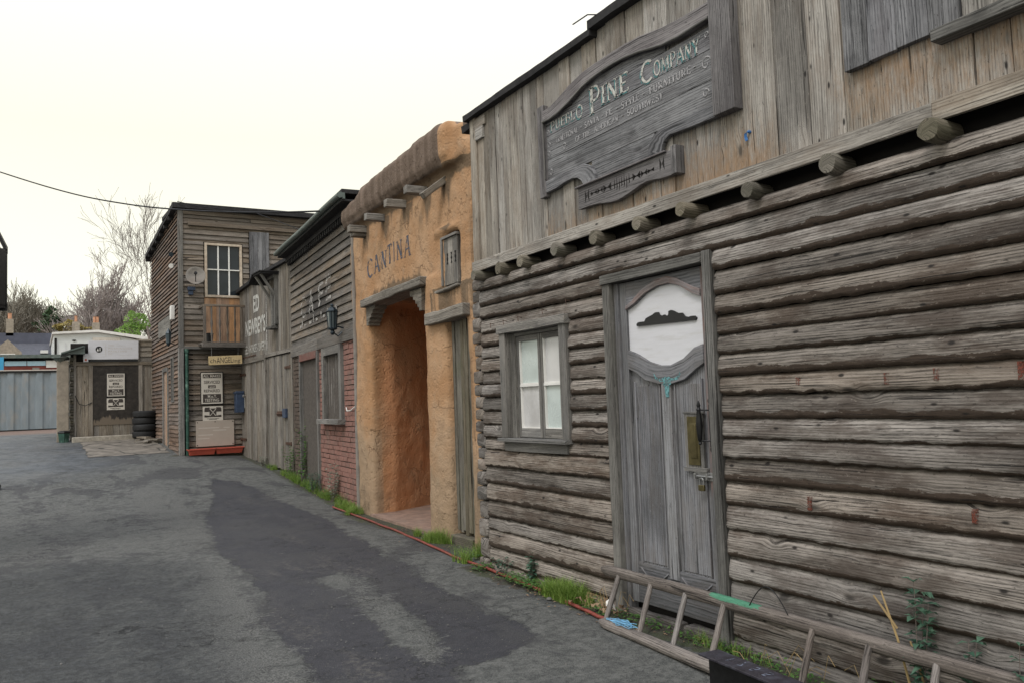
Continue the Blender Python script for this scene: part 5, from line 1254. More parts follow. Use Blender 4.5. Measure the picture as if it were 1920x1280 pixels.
# ------------------------------------------------------------------ two storey building at the bend
FF = Frame((2.89, 20.25), (1.36, .04), -1)
FS = Frame((2.89, 20.25), (0, 1))
def far_building():
    t = thing('timber_building', 'two storey brown boarded building with a small balcony at the bend of the lane', 'building', (3.5, 22, .5))
    win = (.60, 1.40, 4.13, 5.37)
    mb = MB(); D = FF
    siding(D, mb, .09, 4.9, 2.96, 6.05, .125, [(.55, 1.45, 2.9, 5.42), (1.60, 2.09, 4.40, 5.72)], .03, edf=lambda s, z: 0, jl=3)
    mb.plank(D, .20, 4.9, 5.79, 5.87, .03, .075, 's', 10, .004); mb.plank(D, .1, 4.9, 6.05, 6.17, .0, .04, 's', 10, .004)
    mb.build('upper_front_boards', 'farw', t)
    mb = MB(); siding(D, mb, .20, 1.7, .3, 2.90, .118, (), .03, n=-.05, jl=3); mb.build('lower_front_boards', 'farw', t)
    mb = MB(); D = FS
    siding(D, mb, .06, 5.2, .3, 6.2, .098, [(1.64, 2.62, .3, 2.56), (.72, 1.06, 1.72, 2.76)], .034, edf=lambda s, z: 0, jl=2.4, topf=lambda s: 6.17-.055*s, wob=.005)
    mb.build('side_boards', 'farside', t)
    mb = MB(); D = FF; mb.plank(D, .02, 4.9, 0, 6.0, -.3, -.06); mb.plank(FS, .05, 5.2, 0, 5.8, -.3, -.02); mb.plank(FS, 5.1, 5.2, 0, 5.8, -2, -.3); mb.build('inner_wall', 'gap', t)
    mb = MB(); mb.plank(D, -.01, .09, 2.93, 6.13, -.06, .05, 'z', 10, .003); mb.plank(D, -.02, .09, .2, 2.93, -.10, .045, 'z', 8, .004); mb.plank(D, .09, 1.7, 2.90, 2.96, -.05, .05, 's', 6, .003)
    mb.build('corner_post', 'frame', t, bev=.004)
    mb = MB(); mb.plank(D, -.12, 5.0, 6.17, 6.25, -1.5, .12, 's', 20, .006); mb.build('roof_edge', 'felt', t)
    mb = MB(); F = FS.tilt(0, 6.23, -.055); mb.plank(F, -.12, 5.35, -.07, .05, -4.8, .14, 's', 20, .01)
    for s in (.7, 1.5, 2.3, 3.1, 3.9, 4.7, 5.3): mb.plank(F, s-.05, s+.05, -.16, -.07, -.1, .13, 'n')
    mb.build('side_eaves', 'felt', t)
    # window over the balcony door panel
    D = FF; a, b, c, d = win
    f = frame_rect(D, t, 'window_frame', a-.03, b+.03, c-.02, d+.03, .055, -.02, .055, 'creamw', .003)
    mb = MB(); mb.plank(D, a, b, c, d, -.03, -.01, 'z'); mb.build('pane', 'glass', f)
    mb = MB()
    for s in (a+.28, a+.53): mb.plank(D, s-.014, s+.014, c+.03, d-.02, -.01, .03, 'z')
    mb.plank(D, a+.02, b-.02, 4.76, 4.785, -.01, .032, 's'); mb.build('glazing_bar', 'whitep', f)
    mb = MB(); boards_v(D, mb, .56, 1.44, 2.97, 4.10, .14, -.02, .02); mb.build('balcony_door_planks', 'orangewood', t)
    mb = MB(); boards_v(D, mb, 1.61, 2.08, 4.38, 5.74, .1, .03, .06, wob=.004, jit=.01); mb.build('plank_patch', 'sign', t, bev=.002)
    # balcony
    mb = MB(); mb.plank(D, .40, 1.62, 2.975, 3.02, .05, .62, 's', 6, .003); mb.plank(D, .38, 1.62, 2.90, 2.975, .56, .62, 's', 6, .003)
    bal = mb.build('balcony', 'farw', t, bev=.003)
    mb = MB(); mb.plank(D, .42, 1.62, 3.83, 3.88, .55, .60, 's', 6, .003); mb.plank(D, .42, .47, 3.83, 3.88, .05, .55, 's')
    for s in (.45, 1.5): mb.plank(D, s-.03, s+.03, 3.02, 3.83, .55, .60, 'z', 4, .003)
    mb.build('handrail', 'farw', bal, bev=.002)
    for s in (.60, .78, .95, 1.12, 1.28, 1.42):
        mb = MB(); mb.lathe(D.P(s, 3.02, .575), [(.02, 0), (.02, .1), (.03, .18), (.015, .3), (.03, .42), (.018, .55), (.025, .7), (.02, .81)], 6); mb.build('baluster', 'farw', bal)
    # side door, notice board
    mb = MB(); mb.plank(FS, 1.66, 1.74, .4, 2.56, -.02, .05, 'z'); mb.plank(FS, 2.52, 2.60, .4, 2.56, -.02, .05, 'z'); mb.plank(FS, 1.74, 2.52, 2.48, 2.58, -.02, .05, 's'); mb.build('door_frame', 'frame', t)
    mb = MB(); boards_v(FS, mb, 1.74, 2.52, .45, 2.48, .13, -.02, .012); mb.build('side_door', 'orangewood', t)
    mb = MB(); mb.plank(FS, .74, 1.04, 1.74, 2.74, -.02, .012, 'z'); mb.build('side_window', 'glass', t)
    frame_rect(FS, t, 'side_window_frame', .70, 1.08, 1.70, 2.78, .04, -.02, .05, 'frame')
    mb = MB(); mb.plank(FS, 1.1, 3.2, 3.38, 3.80, .03, .06, 's', 6, .003); mb.build('notice_board', 'frameh', None, loc=FS.P(2.1, 3.4, .04), bev=.003, label='long dark blank board on the side of the two storey building', cat='board')
    # pipe, satellite dish, camera, lantern
    mb = MB(); mb.tube([FF.P(.155, z, .03) for z in np.linspace(.4, 2.9, 8)], .038, 10); mb.lathe(FF.P(.155, 2.82, .03), [(.05, 0), (.05, .08)], 10); mb.build('drainpipe', 'green', t, smooth=True)
    o = FF.P(.33, 4.56, .22); dish = thing('satellite_dish', 'round grey satellite dish on the wall left of the balcony window', 'satellite dish', o)
    mb = MB(); ax = Vector((-.15, -1, .25)).normalized(); mb.lathe(o, [(.0, -.02), (.10, -.005), (.17, .03), (.215, .07), (.205, .07), (.16, .037), (.09, .008), (.0, -.008)], 24, ax); mb.build('reflector', 'pipe', dish, smooth=True)
    mb = MB(); mb.tube([o-ax*.02, FF.P(.33, 4.50, .01)], .015, 6); mb.tube([o+Vector((0, 0, -.2)), o+ax*.22], .010, 6); mb.lathe(o+ax*.18, [(.035, 0), (.04, .03), (.03, .06)], 10, ax); mb.build('arm', 'iron', dish)
    mb = MB(); mb.plank(FF, .18, .34, 4.25, 4.33, .03, .14, 's'); mb.plank(FF, .2, .3, 4.15, 4.25, .03, .10, 's'); mb.build('junction_box', 'bluebox', None, loc=FF.P(.26, 4.2, .05), bev=.006, label='small blue grey box on the boards below the satellite dish', cat='box')
    for z, nm, lab in ((5.15, 'security_light', 'small security light high on the corner of the two storey building'), (4.88, 'security_camera', 'white security camera on the corner just below the security light')):
        o = FS.P(.28, z, .10); c = thing(nm, lab, 'camera' if 'camera' in nm else 'light', o)
        mb = MB(); mb.lathe(o+Vector((.02, .06, 0)), [(.03, 0), (.045, .02), (.045, .14), (.055, .17)], 12, (-.35, -.9, -.2)); mb.build('housing', 'whitep' if 'camera' in nm else 'lampblue', c, smooth=True)
        mb = MB(); mb.tube([o+Vector((.1, .1, .02)), o], .015, 6); mb.build('bracket', 'whitep' if 'camera' in nm else 'iron', c)
    mb = MB(); mb.plank(FS, .42, .62, 3.62, 3.95, .03, .12, 'z'); mb.build('meter_box', 'whitep', None, loc=FS.P(.5, 3.7, .05), bev=.01, label='pale box on the side wall near the corner of the two storey building', cat='box')
    lo = FS.P(.55, 3.08, .16); l = thing('wall_lantern', 'small dark lantern on the side corner of the two storey building', 'lantern', lo)
    mb = MB(); mb.lathe(lo, [(.02, -.08), (.06, 0), (.055, .02)], 6); mb.lathe(lo+Vector((0, 0, .22)), [(.08, 0), (.03, .08), (.01, .12)], 6); mb.tube([lo, lo+Vector((.15, 0, -.03))], .012, 6); mb.build('lantern_body', 'lampblue', l)
    mb = MB(); mb.lathe(lo, [(.055, .02), (.07, .22)], 6); mb.build('lantern_glass', 'lampglass', l)
    mb = MB(); mb.lathe(FF.P(.58, 3.03, .40), [(.07, 0), (.095, .19), (.10, .2), (.085, .2)], 14); mb.build('plant_pot', 'black', None, loc=FF.P(.58, 3.03, .40), label='black plant pot standing on the balcony', cat='plant pot')
far_building()

# signs by the boarded corner --------------------------------------
def garage_sign(D, s0, s1, z0, z1, n, loc, label, edge='black'):
    t = thing('garage_sign', label, 'sign', loc)
    w, h = s1-s0, z1-z0; X = lambda u: s0+w*u; Z = lambda v: z0+h*v
    mb = MB(); mb.plank(D, X(-.03), X(1.05), Z(-.03), Z(1.03), n, n+.022, 'z'); mb.build('backing_board', edge, t, bev=.002)
    mb = MB(); mb.plank(D, s0, s1, z0, z1, n+.022, n+.030, 'z'); mb.build('sign_plate', 'cream', t)
    q = n+.031
    mb = MB(); mb.plank(D, X(.07), X(.93), Z(.83), Z(.96), q-.001, q, 's'); mb.plank(D, X(.07), X(.93), Z(.04), Z(.31), q-.001, q, 's'); mb.plank(D, X(.32), X(.68), Z(.50), Z(.60), q-.001, q, 's')
    mb.build('printed_panel', 'print', t)
    for txt, u0, u1, v0, v1, mt in (('ALL MAKES', .10, .90, .855, .935, 'cream'), ('SERVICED', .12, .88, .65, .745, 'print'), ('and', .38, .62, .52, .58, 'cream'), ('REPAIRED', .12, .88, .37, .465, 'print'), ('M.o.T.', .30, .72, .195, .28, 'cream'), ('TESTING', .15, .83, .07, .165, 'cream')):
        place_text(D, font_poly(txt, bold=.012), X(u0), X(u1), Z(v0), Z(v1), q, 'lettering', mt, t, off=.0012)
    return t
def mot_sign(D, s0, s1, z0, z1, n, loc, label):
    t = thing('test_station_sign', label, 'sign', loc)
    w, h = s1-s0, z1-z0; X = lambda u: s0+w*u; Z = lambda v: z0+h*v
    mb = MB(); mb.plank(D, s0, s1, z0, z1, n, n+.012, 'z'); mb.build('sign_plate', 'cream', t, bev=.002)
    q = n+.013; mb = MB()
    mb.band(D, [(X(.08), Z(.80)), (X(.12), Z(.92)), (X(.34), Z(.93))], [(X(.08), Z(.62)), (X(.12), Z(.62)), (X(.34), Z(.62))], q-.001, q)
    mb.band(D, [(X(.66), Z(.93)), (X(.88), Z(.92)), (X(.92), Z(.80))], [(X(.66), Z(.62)), (X(.88), Z(.62)), (X(.92), Z(.62))], q-.001, q)
    mb.band(D, [(X(.08), Z(.40)), (X(.30), Z(.36)), (X(.5), Z(.30)), (X(.70), Z(.36)), (X(.92), Z(.40))], [(X(.08), Z(.24)), (X(.3), Z(.25)), (X(.5), Z(.25)), (X(.7), Z(.25)), (X(.92), Z(.24))], q-.001, q)
    cx, cz, rx, rz = .5, .58, .17, .27
    # three triangles mark
    for tri in (((-1, .9), (-.1, 0), (-1, -.9)), ((1, .9), (1, -.9), (.1, 0)), ((-.8, 1), (.8, 1), (0, .12)), ((-.8, -1), (0, -.12), (.8, -1))):
        mb.prism(D, [(X(cx+rx*a), Z(cz+rz*b)) for a, b in tri], q-.001, q+.001)
    mb.plank(D, X(.2), X(.8), Z(.13), Z(.16), q-.001, q, 's'); mb.plank(D, X(.3), X(.7), Z(.07), Z(.10), q-.001, q, 's')
    mb.build('printed_mark', 'print', t)
def corner_signs():
    D = FF
    garage_sign(D, .47, .945, 1.63, 2.35, -.015, D.P(.7, 1.63, 0), 'garage sign under the balcony, reading ALL MAKES SERVICED and REPAIRED')
    mot_sign(D, .50, .955, 1.235, 1.57, -.015, D.P(.72, 1.24, 0), 'small test station sign with a crossed mark, just above the blank tan board')
    t = thing('notice_board', 'blank tan notice board with faint lines just above the red planters', 'notice board', D.P(.75, .63, 0))
    mb = MB(); mb.plank(D, .345, 1.20, .645, 1.24, -.015, .005, 's'); mb.build('board', 'tan', t, bev=.002)
    mb = MB()
    for z, a, b in ((1.06, .40, .86), (1.055, .96, 1.10), (1.00, .72, 1.02), (.90, .40, .72), (.82, .38, .64)):
        mb.plank(D, a, b, z, z+.022, .005, .0065, 's')
    mb.build('faint_lettering', 'tanlt', t)
    mb = MB()
    for s, z in ((.375, 1.205), (1.17, 1.205), (.375, .68), (1.17, .68), (.77, 1.21)): mb.disc(D, s, z, .012, .005, .012, 8)
    mb.build('screw', 'iron', t)
    # hanging sign
    F = D.tilt(.53, 2.50, .035, .55)
    t = thing('hanging_sign', 'pale wooden sign reading chANGELing hanging under the balcony', 'sign', F.P(.4, 0, 0))
    mb = MB(); mb.plank(F, 0, .745, 0, .20, 0, .02, 's', 4, .003); mb.build('board', 'ochre', t, bev=.003)
    x = .03
    for txt, w_, z0, z1 in (('ch', .13, .05, .14), ('ANGEL', .36, .035, .165), ('ing', .15, .05, .13)):
        if txt == 'ing': z0 = .02
        place_text(F, font_poly(txt, bold=-.002), x, x+w_, z0, z1, .02, 'lettering', 'print', t, off=.0015, ty=None if txt != 'ing' else (-.2, .75)); x += w_+.015
    mb = MB(); 
    for s in (.07, .66): mb.tube([F.P(s, .19, .01), F.P(s+.01, .44-.02*(s > .3), .01)], .004, 5)
    mb.build('hanging_wire', 'steel', t)
    # red planters
    for s0, s1, z, lab in ((.14, .74, .47, 'left one of two red plastic troughs standing against the boarded corner'), (.73, 1.36, .47, 'right one of two red plastic troughs standing against the boarded corner')):
        t = thing('trough', lab, 'planter', D.P((s0+s1)/2, z, .14), 'red troughs under the notice board')
        mb = MB(); b_ = .04; h = .13
        for n0, n1 in ((.03, .24),):
            P = D.P; r = [P(s0+b_, z, n0+b_), P(s1-b_, z, n0+b_), P(s1-b_, z, n1-b_), P(s0+b_, z, n1-b_)]; q = [P(s0, z+h, n0), P(s1, z+h, n0), P(s1, z+h, n1), P(s0, z+h, n1)]
            i = len(mb.v)
            for p_ in r+q: mb.add(p_)
            mb.f += [(i, i+1, i+2, i+3)]+[(i+k, i+(k+1) % 4, i+4+(k+1) % 4, i+4+k) for k in range(4)]
        o = mb.build('trough_body', 'redp', t); sm = o.modifiers.new('s', 'SOLIDIFY'); sm.thickness = .008
        mb = MB(); 
        for (a, b, c, d) in ((s0-.015, s1+.015, .24, .265), (s0-.015, s1+.015, .01, .03), (s0-.02, s0+.005, .02, .25), (s1-.005, s1+.02, .02, .25)): mb.box(D, a, b, z+h-.012, z+h+.006, c, d)
        mb.build('rim', 'redp', t)
corner_signs()

# ------------------------------------------------------------------ the shed across the end of the lane
SH = Frame((0, 25.2), (1, 0), -1)
def shed():
    D = SH; gz_ = .78
    t = thing('plank_shed', 'low plank shed with a black hoarding panel across the end of the lane', 'shed', (1.9, 25.2, gz_))
    mb = MB(); boards_v(D, mb, .98, 2.88, gz_-.1, 2.86, .15, -.02, .012, wob=.003)
    mb.plank(D, .90, 2.88, 2.80, 2.90, .01, .05, 's', 8, .003)
    for a, b in ((1.28, 1.38), (2.52, 2.62)): mb.plank(D, a, b, gz_, 2.8, .012, .045, 'z', 6, .003)
    mb.plank(D, .92, .98, gz_, 3.1, .0, .06, 'z', 8, .006)
    mb.build('front_boards', 'shedw', t, bev=.003)
    mb = MB(); siding(D, mb, 2.46, 2.89, 2.90, 3.52, .14, (), .03); mb.plank(D, 2.46, 2.54, 2.9, 3.5, .03, .06, 'z'); mb.build('upper_boards', 'shedw', t)
    mb = MB(); mb.plank(D, .85, 2.9, .6, 3.4, -.2, -.03); mb.plank(D, .85, .95, .6, 3.0, -2.5, -.2); mb.build('inner_wall', 'gap', t)
    mb = MB(); z = gz_
    while z < 3.0:
        h = rng.uniform(.06, .09); mb.plank(D, .83+rng.uniform(-.02, .02), .93, z, z+h-.01, -.5, .0+rng.uniform(-.02, .03), 's', 2, .01); z += h
    mb.build('stacked_board_ends', 'logend', t, bev=.004)
    mb = MB(); mb.plank(D, 1.38, 2.52, 1.18, 2.80, .012, .028, 'z'); mb.build('black_panel', 'blackpanel', t)
    mb = MB(); mb.prism(D, [(.62, 3.10), (1.15, 3.28), (1.15, 3.32), (.62, 3.14)], -1.6, .35); mb.prism(D, [(.66, 3.14), (1.18, 3.32), (1.18, 3.10), (.66, 3.10)], -.1, .30); mb.plank(D, 1.05, 2.9, 3.0, 3.06, -2, -.05)
    mb.build('porch_roof', 'gutter', t)
    # long white sign on the roof line
    s = thing('company_sign', 'long white sign board with a round black logo on top of the plank shed', 'sign', D.P(1.9, 2.97, .05))
    mb = MB(); mb.plank(D, 1.27, 2.515, 2.965, 3.47, .05, .08, 's'); mb.build('sign_plate', 'white', s, bev=.003)
    mb = MB(); mb.plank(D, 1.15, 1.27, 2.90, 3.12, .05, .075, 's'); mb.build('side_plate', 'white', s)
    mb = MB(); mb.disc(D, 1.53, 3.235, .085, .08, .083, 24); mb.plank(D, 1.30, 2.5, 2.90, 2.96, .05, .08, 's'); mb.build('logo_disc', 'black', s)
    mb = MB(); mb.plank(D, 1.692, 1.70, 3.06, 3.38, .08, .082, 'z'); 
    mb.build('divider', 'tanlt', s)
    mb = MB(); mb.plank(D, 1.545, 1.565, 3.19, 3.28, .083, .086, 'z'); mb.prism(D, [(1.475, 3.19), (1.50, 3.27), (1.525, 3.19)], .083, .086); mb.build('logo_mark', 'whitep', s)
    for txt, z, w_ in (('THE', 3.32, .13), ('MORNINGSIDE', 3.24, .60), ('PAINTING', 3.16, .46), ('CO', 3.09, .09)):
        place_text(D, font_poly(txt, 1.3), 1.76, 1.76+w_, z, z+.045, .081, 'lettering', 'tanlt', s, off=.001)
    mb = MB(); mb.disc(D, 1.21, 2.955, .03, .075, .078, 12); mb.build('red_spot', 'redp', s)
    garage_sign(D, 1.725, 2.165, 1.955, 2.575, .028, D.P(1.95, 1.95, .05), 'garage sign on the black panel of the plank shed, reading ALL MAKES SERVICED')
    mot_sign(D, 1.72, 2.165, 1.58, 1.90, .028, D.P(1.95, 1.58, .05), 'small test station sign with a crossed mark on the black panel of the plank shed')
    mb = MB(); mb.tube([D.P(.95, 2.0, .08), D.P(1.05, 1.76, .08), D.P(1.2, 1.72, .07), D.P(1.36, 1.80, .05)], .01, 6); mb.build('hanging_cable', 'iron', t)
    # gate post with a cap, bin, kerb slab, tyres, offcuts
    mb = MB(); mb.plank(D, .52, .80, gz_-.1, 2.93, .0, .18, 'z', 12, .006); mb.build('gate_post', 'stone', None, loc=D.P(.65, gz_, .1), bev=.01, label='square buff gate post left of the plank shed', cat='post')
    mb = MB(); mb.lathe(D.P(.60, 2.95, .1), [(.06, -.10), (.14, .02), (.20, .06), (.20, .09)], 8); mb.build('rain_hopper', 'gutter', None, loc=D.P(.6, 2.9, .1), label='dark rainwater hopper on top of the buff gate post', cat='hopper')
    b = thing('bin', 'small dark green bin standing at the foot of the gate post', 'bin', D.P(.68, gz_-.03, .35))
    mb = MB(); q = D.P(.68, gz_-.03, .38); mb.lathe(q, [(.11, 0), (.14, .26)], 4); mb.build('bin_body', 'green', b, bev=.01)
    mb = MB(); mb.lathe(q, [(.155, .26), (.15, .30), (.08, .33)], 4); mb.build('lid', 'black', b, bev=.01)
    mb = MB(); mb.plank(D, .86, 2.40, .66, .895, .30, .62, 's', 12, .010); mb.build('kerb_slab', 'conc', None, loc=D.P(1.6, .7, .5), bev=.015, label='long pale concrete slab forming a step in front of the plank shed', cat='step')
    labs = ['bottom tyre of the stack beside the plank shed', 'second tyre up in the stack beside the plank shed', 'third tyre up in the stack beside the plank shed', 'top tyre of the stack beside the plank shed']
    def tyre_mesh(o0):
        mb = MB(); k = 28; pr = [(.17, .03), (.20, .0), (.27, .0), (.30, .02), (.305, .05), (.305, .13), (.30, .16), (.27, .18), (.20, .18), (.17, .15)]
        for r, h in pr:
            for j in range(k):
                a = 2*math.pi*j/k; rr = r+(.004*(j % 2) if r > .3 else 0); mb.add(o0+Vector((rr*math.cos(a), rr*math.sin(a), h)))
        n = len(pr)
        for i in range(n):
            for j in range(k): mb.f.append((i*k+j, i*k+(j+1) % k, ((i+1) % n)*k+(j+1) % k, ((i+1) % n)*k+j))
        return mb
    p0 = Vector((2.60, 24.60, .80)); ty = tyre_mesh(p0).build('tyre', 'tyre', None, loc=p0, smooth=True, label=labs[0], cat='tyre', group='stack of tyres beside the plank shed')
    for i in (1, 2, 3):
        c = ty.copy(); link(c); c.location = p0+Vector((rng.uniform(-.03, .03), rng.uniform(-.03, .03), .182*i)); c.rotation_euler.z = i; c['label'] = labs[i]
    mb = MB()
    for i in range(7):
        x = 2.45+rng.uniform(0, .3); y = rng.uniform(23.2, 24.1); F = Frame((x, y, gz(x, y)), (math.cos(i), math.sin(i)))
        mb.plank(F, -.3, .3, .0+.03*(i%3), .05+.03*(i%3), -.07, .07, 's', 5, .01)
    mb.build('timber_offcuts', 'shedw', None, loc=(2.5, 23.2, gz(2.5, 23.2)), bev=.004, label='heap of short timber offcuts on the ground in front of the tyres', cat='timber offcuts')
    # old paving between lane and shed
    mb = MB(); xs = np.linspace(1.05, 2.75, 12); ys = np.linspace(20.9, 24.7, 22); base = len(mb.v)
    for y in ys:
        for x in xs:
            xx = x+.08*nz(x*3, y*3); mb.add((xx, y, gz(xx, y)+.012+.006*nz(x*2, y*2, 5)))
    for j in range(21):
        for i in range(11): mb.f.append((j*12+i, j*12+i+1, (j+1)*12+i+1, (j+1)*12+i))
    mb.build('paving', 'pavingm', None, kind='structure')
def pavingm():
    m, nt, p, o = newmat('old_concrete_paving'); g = G(nt); ob = g.n('TexCoord').outputs['Object']
    n = g.noise(ob, 4, 5, .65); n2 = g.noise(ob, 40, 3); ck = g.vor(ob, 1.3, 'DISTANCE_TO_EDGE')
    c = g.mix(g.mr(n, .35, .65), (.12, .108, .09), (.22, .195, .165)); c = g.mix(g.mr(ck, .01, .04, .8, 0), c, (.03, .03, .028))
    nt.links.new(c, p.inputs['Base Color']); p.inputs['Roughness'].default_value = .85; g.bump(g.math('ADD', n2, g.mr(ck, .01, .05)), .5, .01, p); return m
def blackpanelm():
    m, nt, p, o = newmat('peeling_black_panel'); g = G(nt); ob = g.n('TexCoord').outputs['Object']
    sx = g.n('SeparateXYZ'); g.put(sx.inputs[0], ob); n = g.noise(ob, 7, 5, .7); n2 = g.noise(g.vm(ob, (9, 9, 2)), 1, 4, .7)
    f = g.math('ADD', g.mr(sx.outputs[2], .35, .85, .9, 0), g.math('MULTIPLY', g.math('SUBTRACT', n2, .5), 1.6))
    c = g.mix(g.mr(n, .3, .75), (.018, .015, .013), (.05, .042, .036)); c = g.mix(g.mr(f, .42, .6), c, (.15, .12, .09))
    c = g.mix(g.mr(n2, .70, .76, 0, .7), c, (.30, .27, .23))
    nt.links.new(c, p.inputs['Base Color']); p.inputs['Roughness'].default_value = .6; return m
M['pavingm'] = pavingm(); M['blackpanel'] = blackpanelm()
shed()

# ------------------------------------------------------------------ beyond the lane
def background():
    # corrugated steel hoarding
    t = thing('steel_container', 'long blue grey corrugated steel container across the yard', 'container', (-2, 40, .9))
    mb = MB(); x = -9.; pts = []
    while x < 4.0:
        pts += [(x, 0), (x+.20, 0), (x+.26, .06), (x+.46, .06), (x+.52, 0)]; x += .52
    base = 0
    for (a, d) in pts: mb.add((a, 40-d, .95), (a, 0, 0)); mb.add((a, 40-d, 3.3), (a, 2, 0))
    for i in range(len(pts)-1): mb.f.append((2*i, 2*i+2, 2*i+3, 2*i+1))
    mb.build('corrugated_side', 'cont', t)
    F = Frame((0, 40), (1, 0), -1)
    mb = MB(); mb.plank(F, -9, 4.1, 3.3, 3.38, -.1, .09, 's'); mb.plank(F, -9, 4.1, .85, .95, -.1, .09, 's'); mb.plank(F, -9, 4.1, 3.28, 3.32, -2.4, -.1); mb.build('frame_rail', 'iron', t)
    mb = MB(); mb.plank(F, -9, 4.1, 3.38, 3.42, -.1, .06, 's'); mb.build('top_edge', 'tanlt', t)
    # shop front with red fascia
    F = Frame((0, 46), (1, 0), -1)
    t = thing('workshop_building', 'low workshop with a dark red fascia and pale sign strips behind the container', 'building', (0, 46, .9))
    mb = MB(); mb.plank(F, -12, 3, .9, 3.60, -4, 0); mb.plank(F, -12, 3, 3.60, 4.02, -4, .05, 's'); mb.build('fascia', 'redbrick', t)
    mb = MB(); mb.prism(F, [(-12, 4.26), (3, 4.26), (3, 4.42), (-12, 4.42)], -5, .3); mb.build('roof', 'gutter', t)
    mb = MB(); mb.plank(F, -1.22, -.32, 3.90, 4.12, .05, .09, 's'); mb.plank(F, -.29, .48, 3.90, 4.12, .05, .09, 's'); mb.build('pale_blue_sign', 'lbsign', t)
    mb = MB(); mb.plank(F, .50, 2.2, 3.80, 4.14, .05, .10, 's'); mb.build('white_sign', 'whitep', t)
    mb = MB(); mb.plank(F, -.08, .22, 3.66, 3.80, .05, .25, 's'); mb.build('lamp_box', 'pipe', t)
    F = Frame((0, 44), (1, 0), -1)
    mb = MB(); mb.plank(F, -2.6, -1.20, 3.42, 4.20, 0, .05, 's'); mb.build('blue_sign', 'bluesign', None, loc=(-1.9, 44, 3.4), label='bright blue sign board at the left edge behind the container', cat='sign')
    # slate roofed house
    F = Frame((0, 62), (1, 0), -1)
    t = thing('slate_roofed_house', 'stone house with a long blue grey roof, small gable dormer and tall chimney', 'house', (-2, 62, .9))
    mb = MB(); mb.plank(F, -12, 2.2, .9, 5.0, -6, 0, 's'); mb.build('wall', 'stone', t)
    mb = MB(); i = 0
    for (a, b, c, d) in (((-12, 61.6, 4.95), (2.2, 61.6, 4.95), (2.2, 65, 6.4), (-12, 65, 6.4)),): mb.quad(Vector(a), Vector(b), Vector(c), Vector(d))
    mb.build('roof', 'slate', t)
    mb = MB(); mb.plank(F, -12, 2.2, 6.38, 7.1, -6.5, -3.0, 's'); mb.build('ridge_roof', 'slateb', t)
    mb = MB(); mb.prism(F, [(-2.5, 4.6), (-.70, 4.6), (-.70, 5.55), (-1.45, 6.35), (-2.5, 5.4)], -2.5, 1.); d = mb.build('dormer', 'stone', t)
    mb = MB(); mb.plank(F, -1.85, -1.05, 4.75, 5.45, 1., 1.05); w = mb.build('window_frame', 'whitep', d)
    mb = MB(); mb.plank(F, -1.80, -1.48, 4.80, 5.40, 1.05, 1.06); mb.plank(F, -1.42, -1.10, 4.80, 5.40, 1.05, 1.06); mb.build('pane', 'glass', w)
    mb = MB(); mb.plank(F, .35, .8, 5.6, 5.8, -1.2, -.9); mb.build('skylight', 'whitep', t)
    mb = MB(); mb.plank(F, -1.66, -1.22, 6.9, 8.05, -3.6, -3.0, 'z'); c = mb.build('chimney', 'stone', t)
    mb = MB(); mb.lathe(F.P(-1.44, 8.05, -3.3), [(.13, 0), (.12, .35), (.14, .4)], 10); mb.build('chimney_pot', 'pot', c)
    # a second roof with two chimneys behind the white unit
    F = Frame((0, 68), (1, 0), -1)
    t = thing('far_house', 'house far behind the white unit, only its grey ridge and two chimneys showing', 'house', (3, 68, .9))
    mb = MB(); mb.plank(F, -.9, 5.5, .9, 6.6, -6, 0, 's'); mb.build('wall', 'stone', t)
    mb = MB(); mb.prism(Frame((0, 68), (0, 1)), [(-.4, 6.5), (6.4, 6.5), (3, 7.55)], -5.5, .9); mb.build('roof', 'slate', t)
    for x, h in ((2.66, 8.25), (3.98, 8.2)):
        mb = MB(); mb.plank(F, x-.24, x+.24, 6.9, h, -.9, -.4, 'z'); c = mb.build('chimney', 'stone', t)
        mb = MB()
        for dx in ((-.1, .1) if x > 3 else (0,)): mb.lathe(F.P(x+dx, h, -.65), [(.10, 0), (.09, .4), (.11, .45)], 10)
        mb.build('chimney_pot', 'pot', c)
    # white clad unit
    F = Frame((0, 55), (1, 0), -1)
    t = thing('white_unit', 'white clad industrial unit with a shallow gable roof behind the shed', 'building', (3.3, 55, .9))
    mb = MB(); mb.prism(F, [(.98, .9), (6.6, .9), (6.6, 5.62), (3.3, 6.32), (.98, 6.18)], -12, 0); mb.build('clad_walls', 'wshed', t)
    mb = MB(); mb.band(F, [(.9, 6.28), (3.3, 6.44), (6.9, 5.92)], [(.9, 6.16), (3.3, 6.30), (6.9, 5.70)], -12.2, .2); mb.build('roof_edge', 'whitep', t)
    mb = MB(); mb.plank(F, 1.02, 1.14, 4.2, 5.95, 0, .04, 'z'); mb.plank(F, 1.95, 2.12, 5.78, 5.86, 0, .05, 's'); mb.build('dark_vent', 'gap', t)
    mb = MB(); 
    for i in range(14): mb.plank(F, 1.2+i*.38, 1.22+i*.38, .9, 5.7, 0, .03, 'z')
    mb.build('cladding_rib', 'white', t)
    mb = MB(); mb.plank(F, 3.0, 4.5, 5.62, 6.0, .03, .08, 's'); s = mb.build('name_board', 'cream', t)
    place_text(F, font_poly('AUTO REPAIRS'), 3.12, 4.38, 5.75, 5.86, .08, 'lettering', 'tan', s, off=.003)
background()

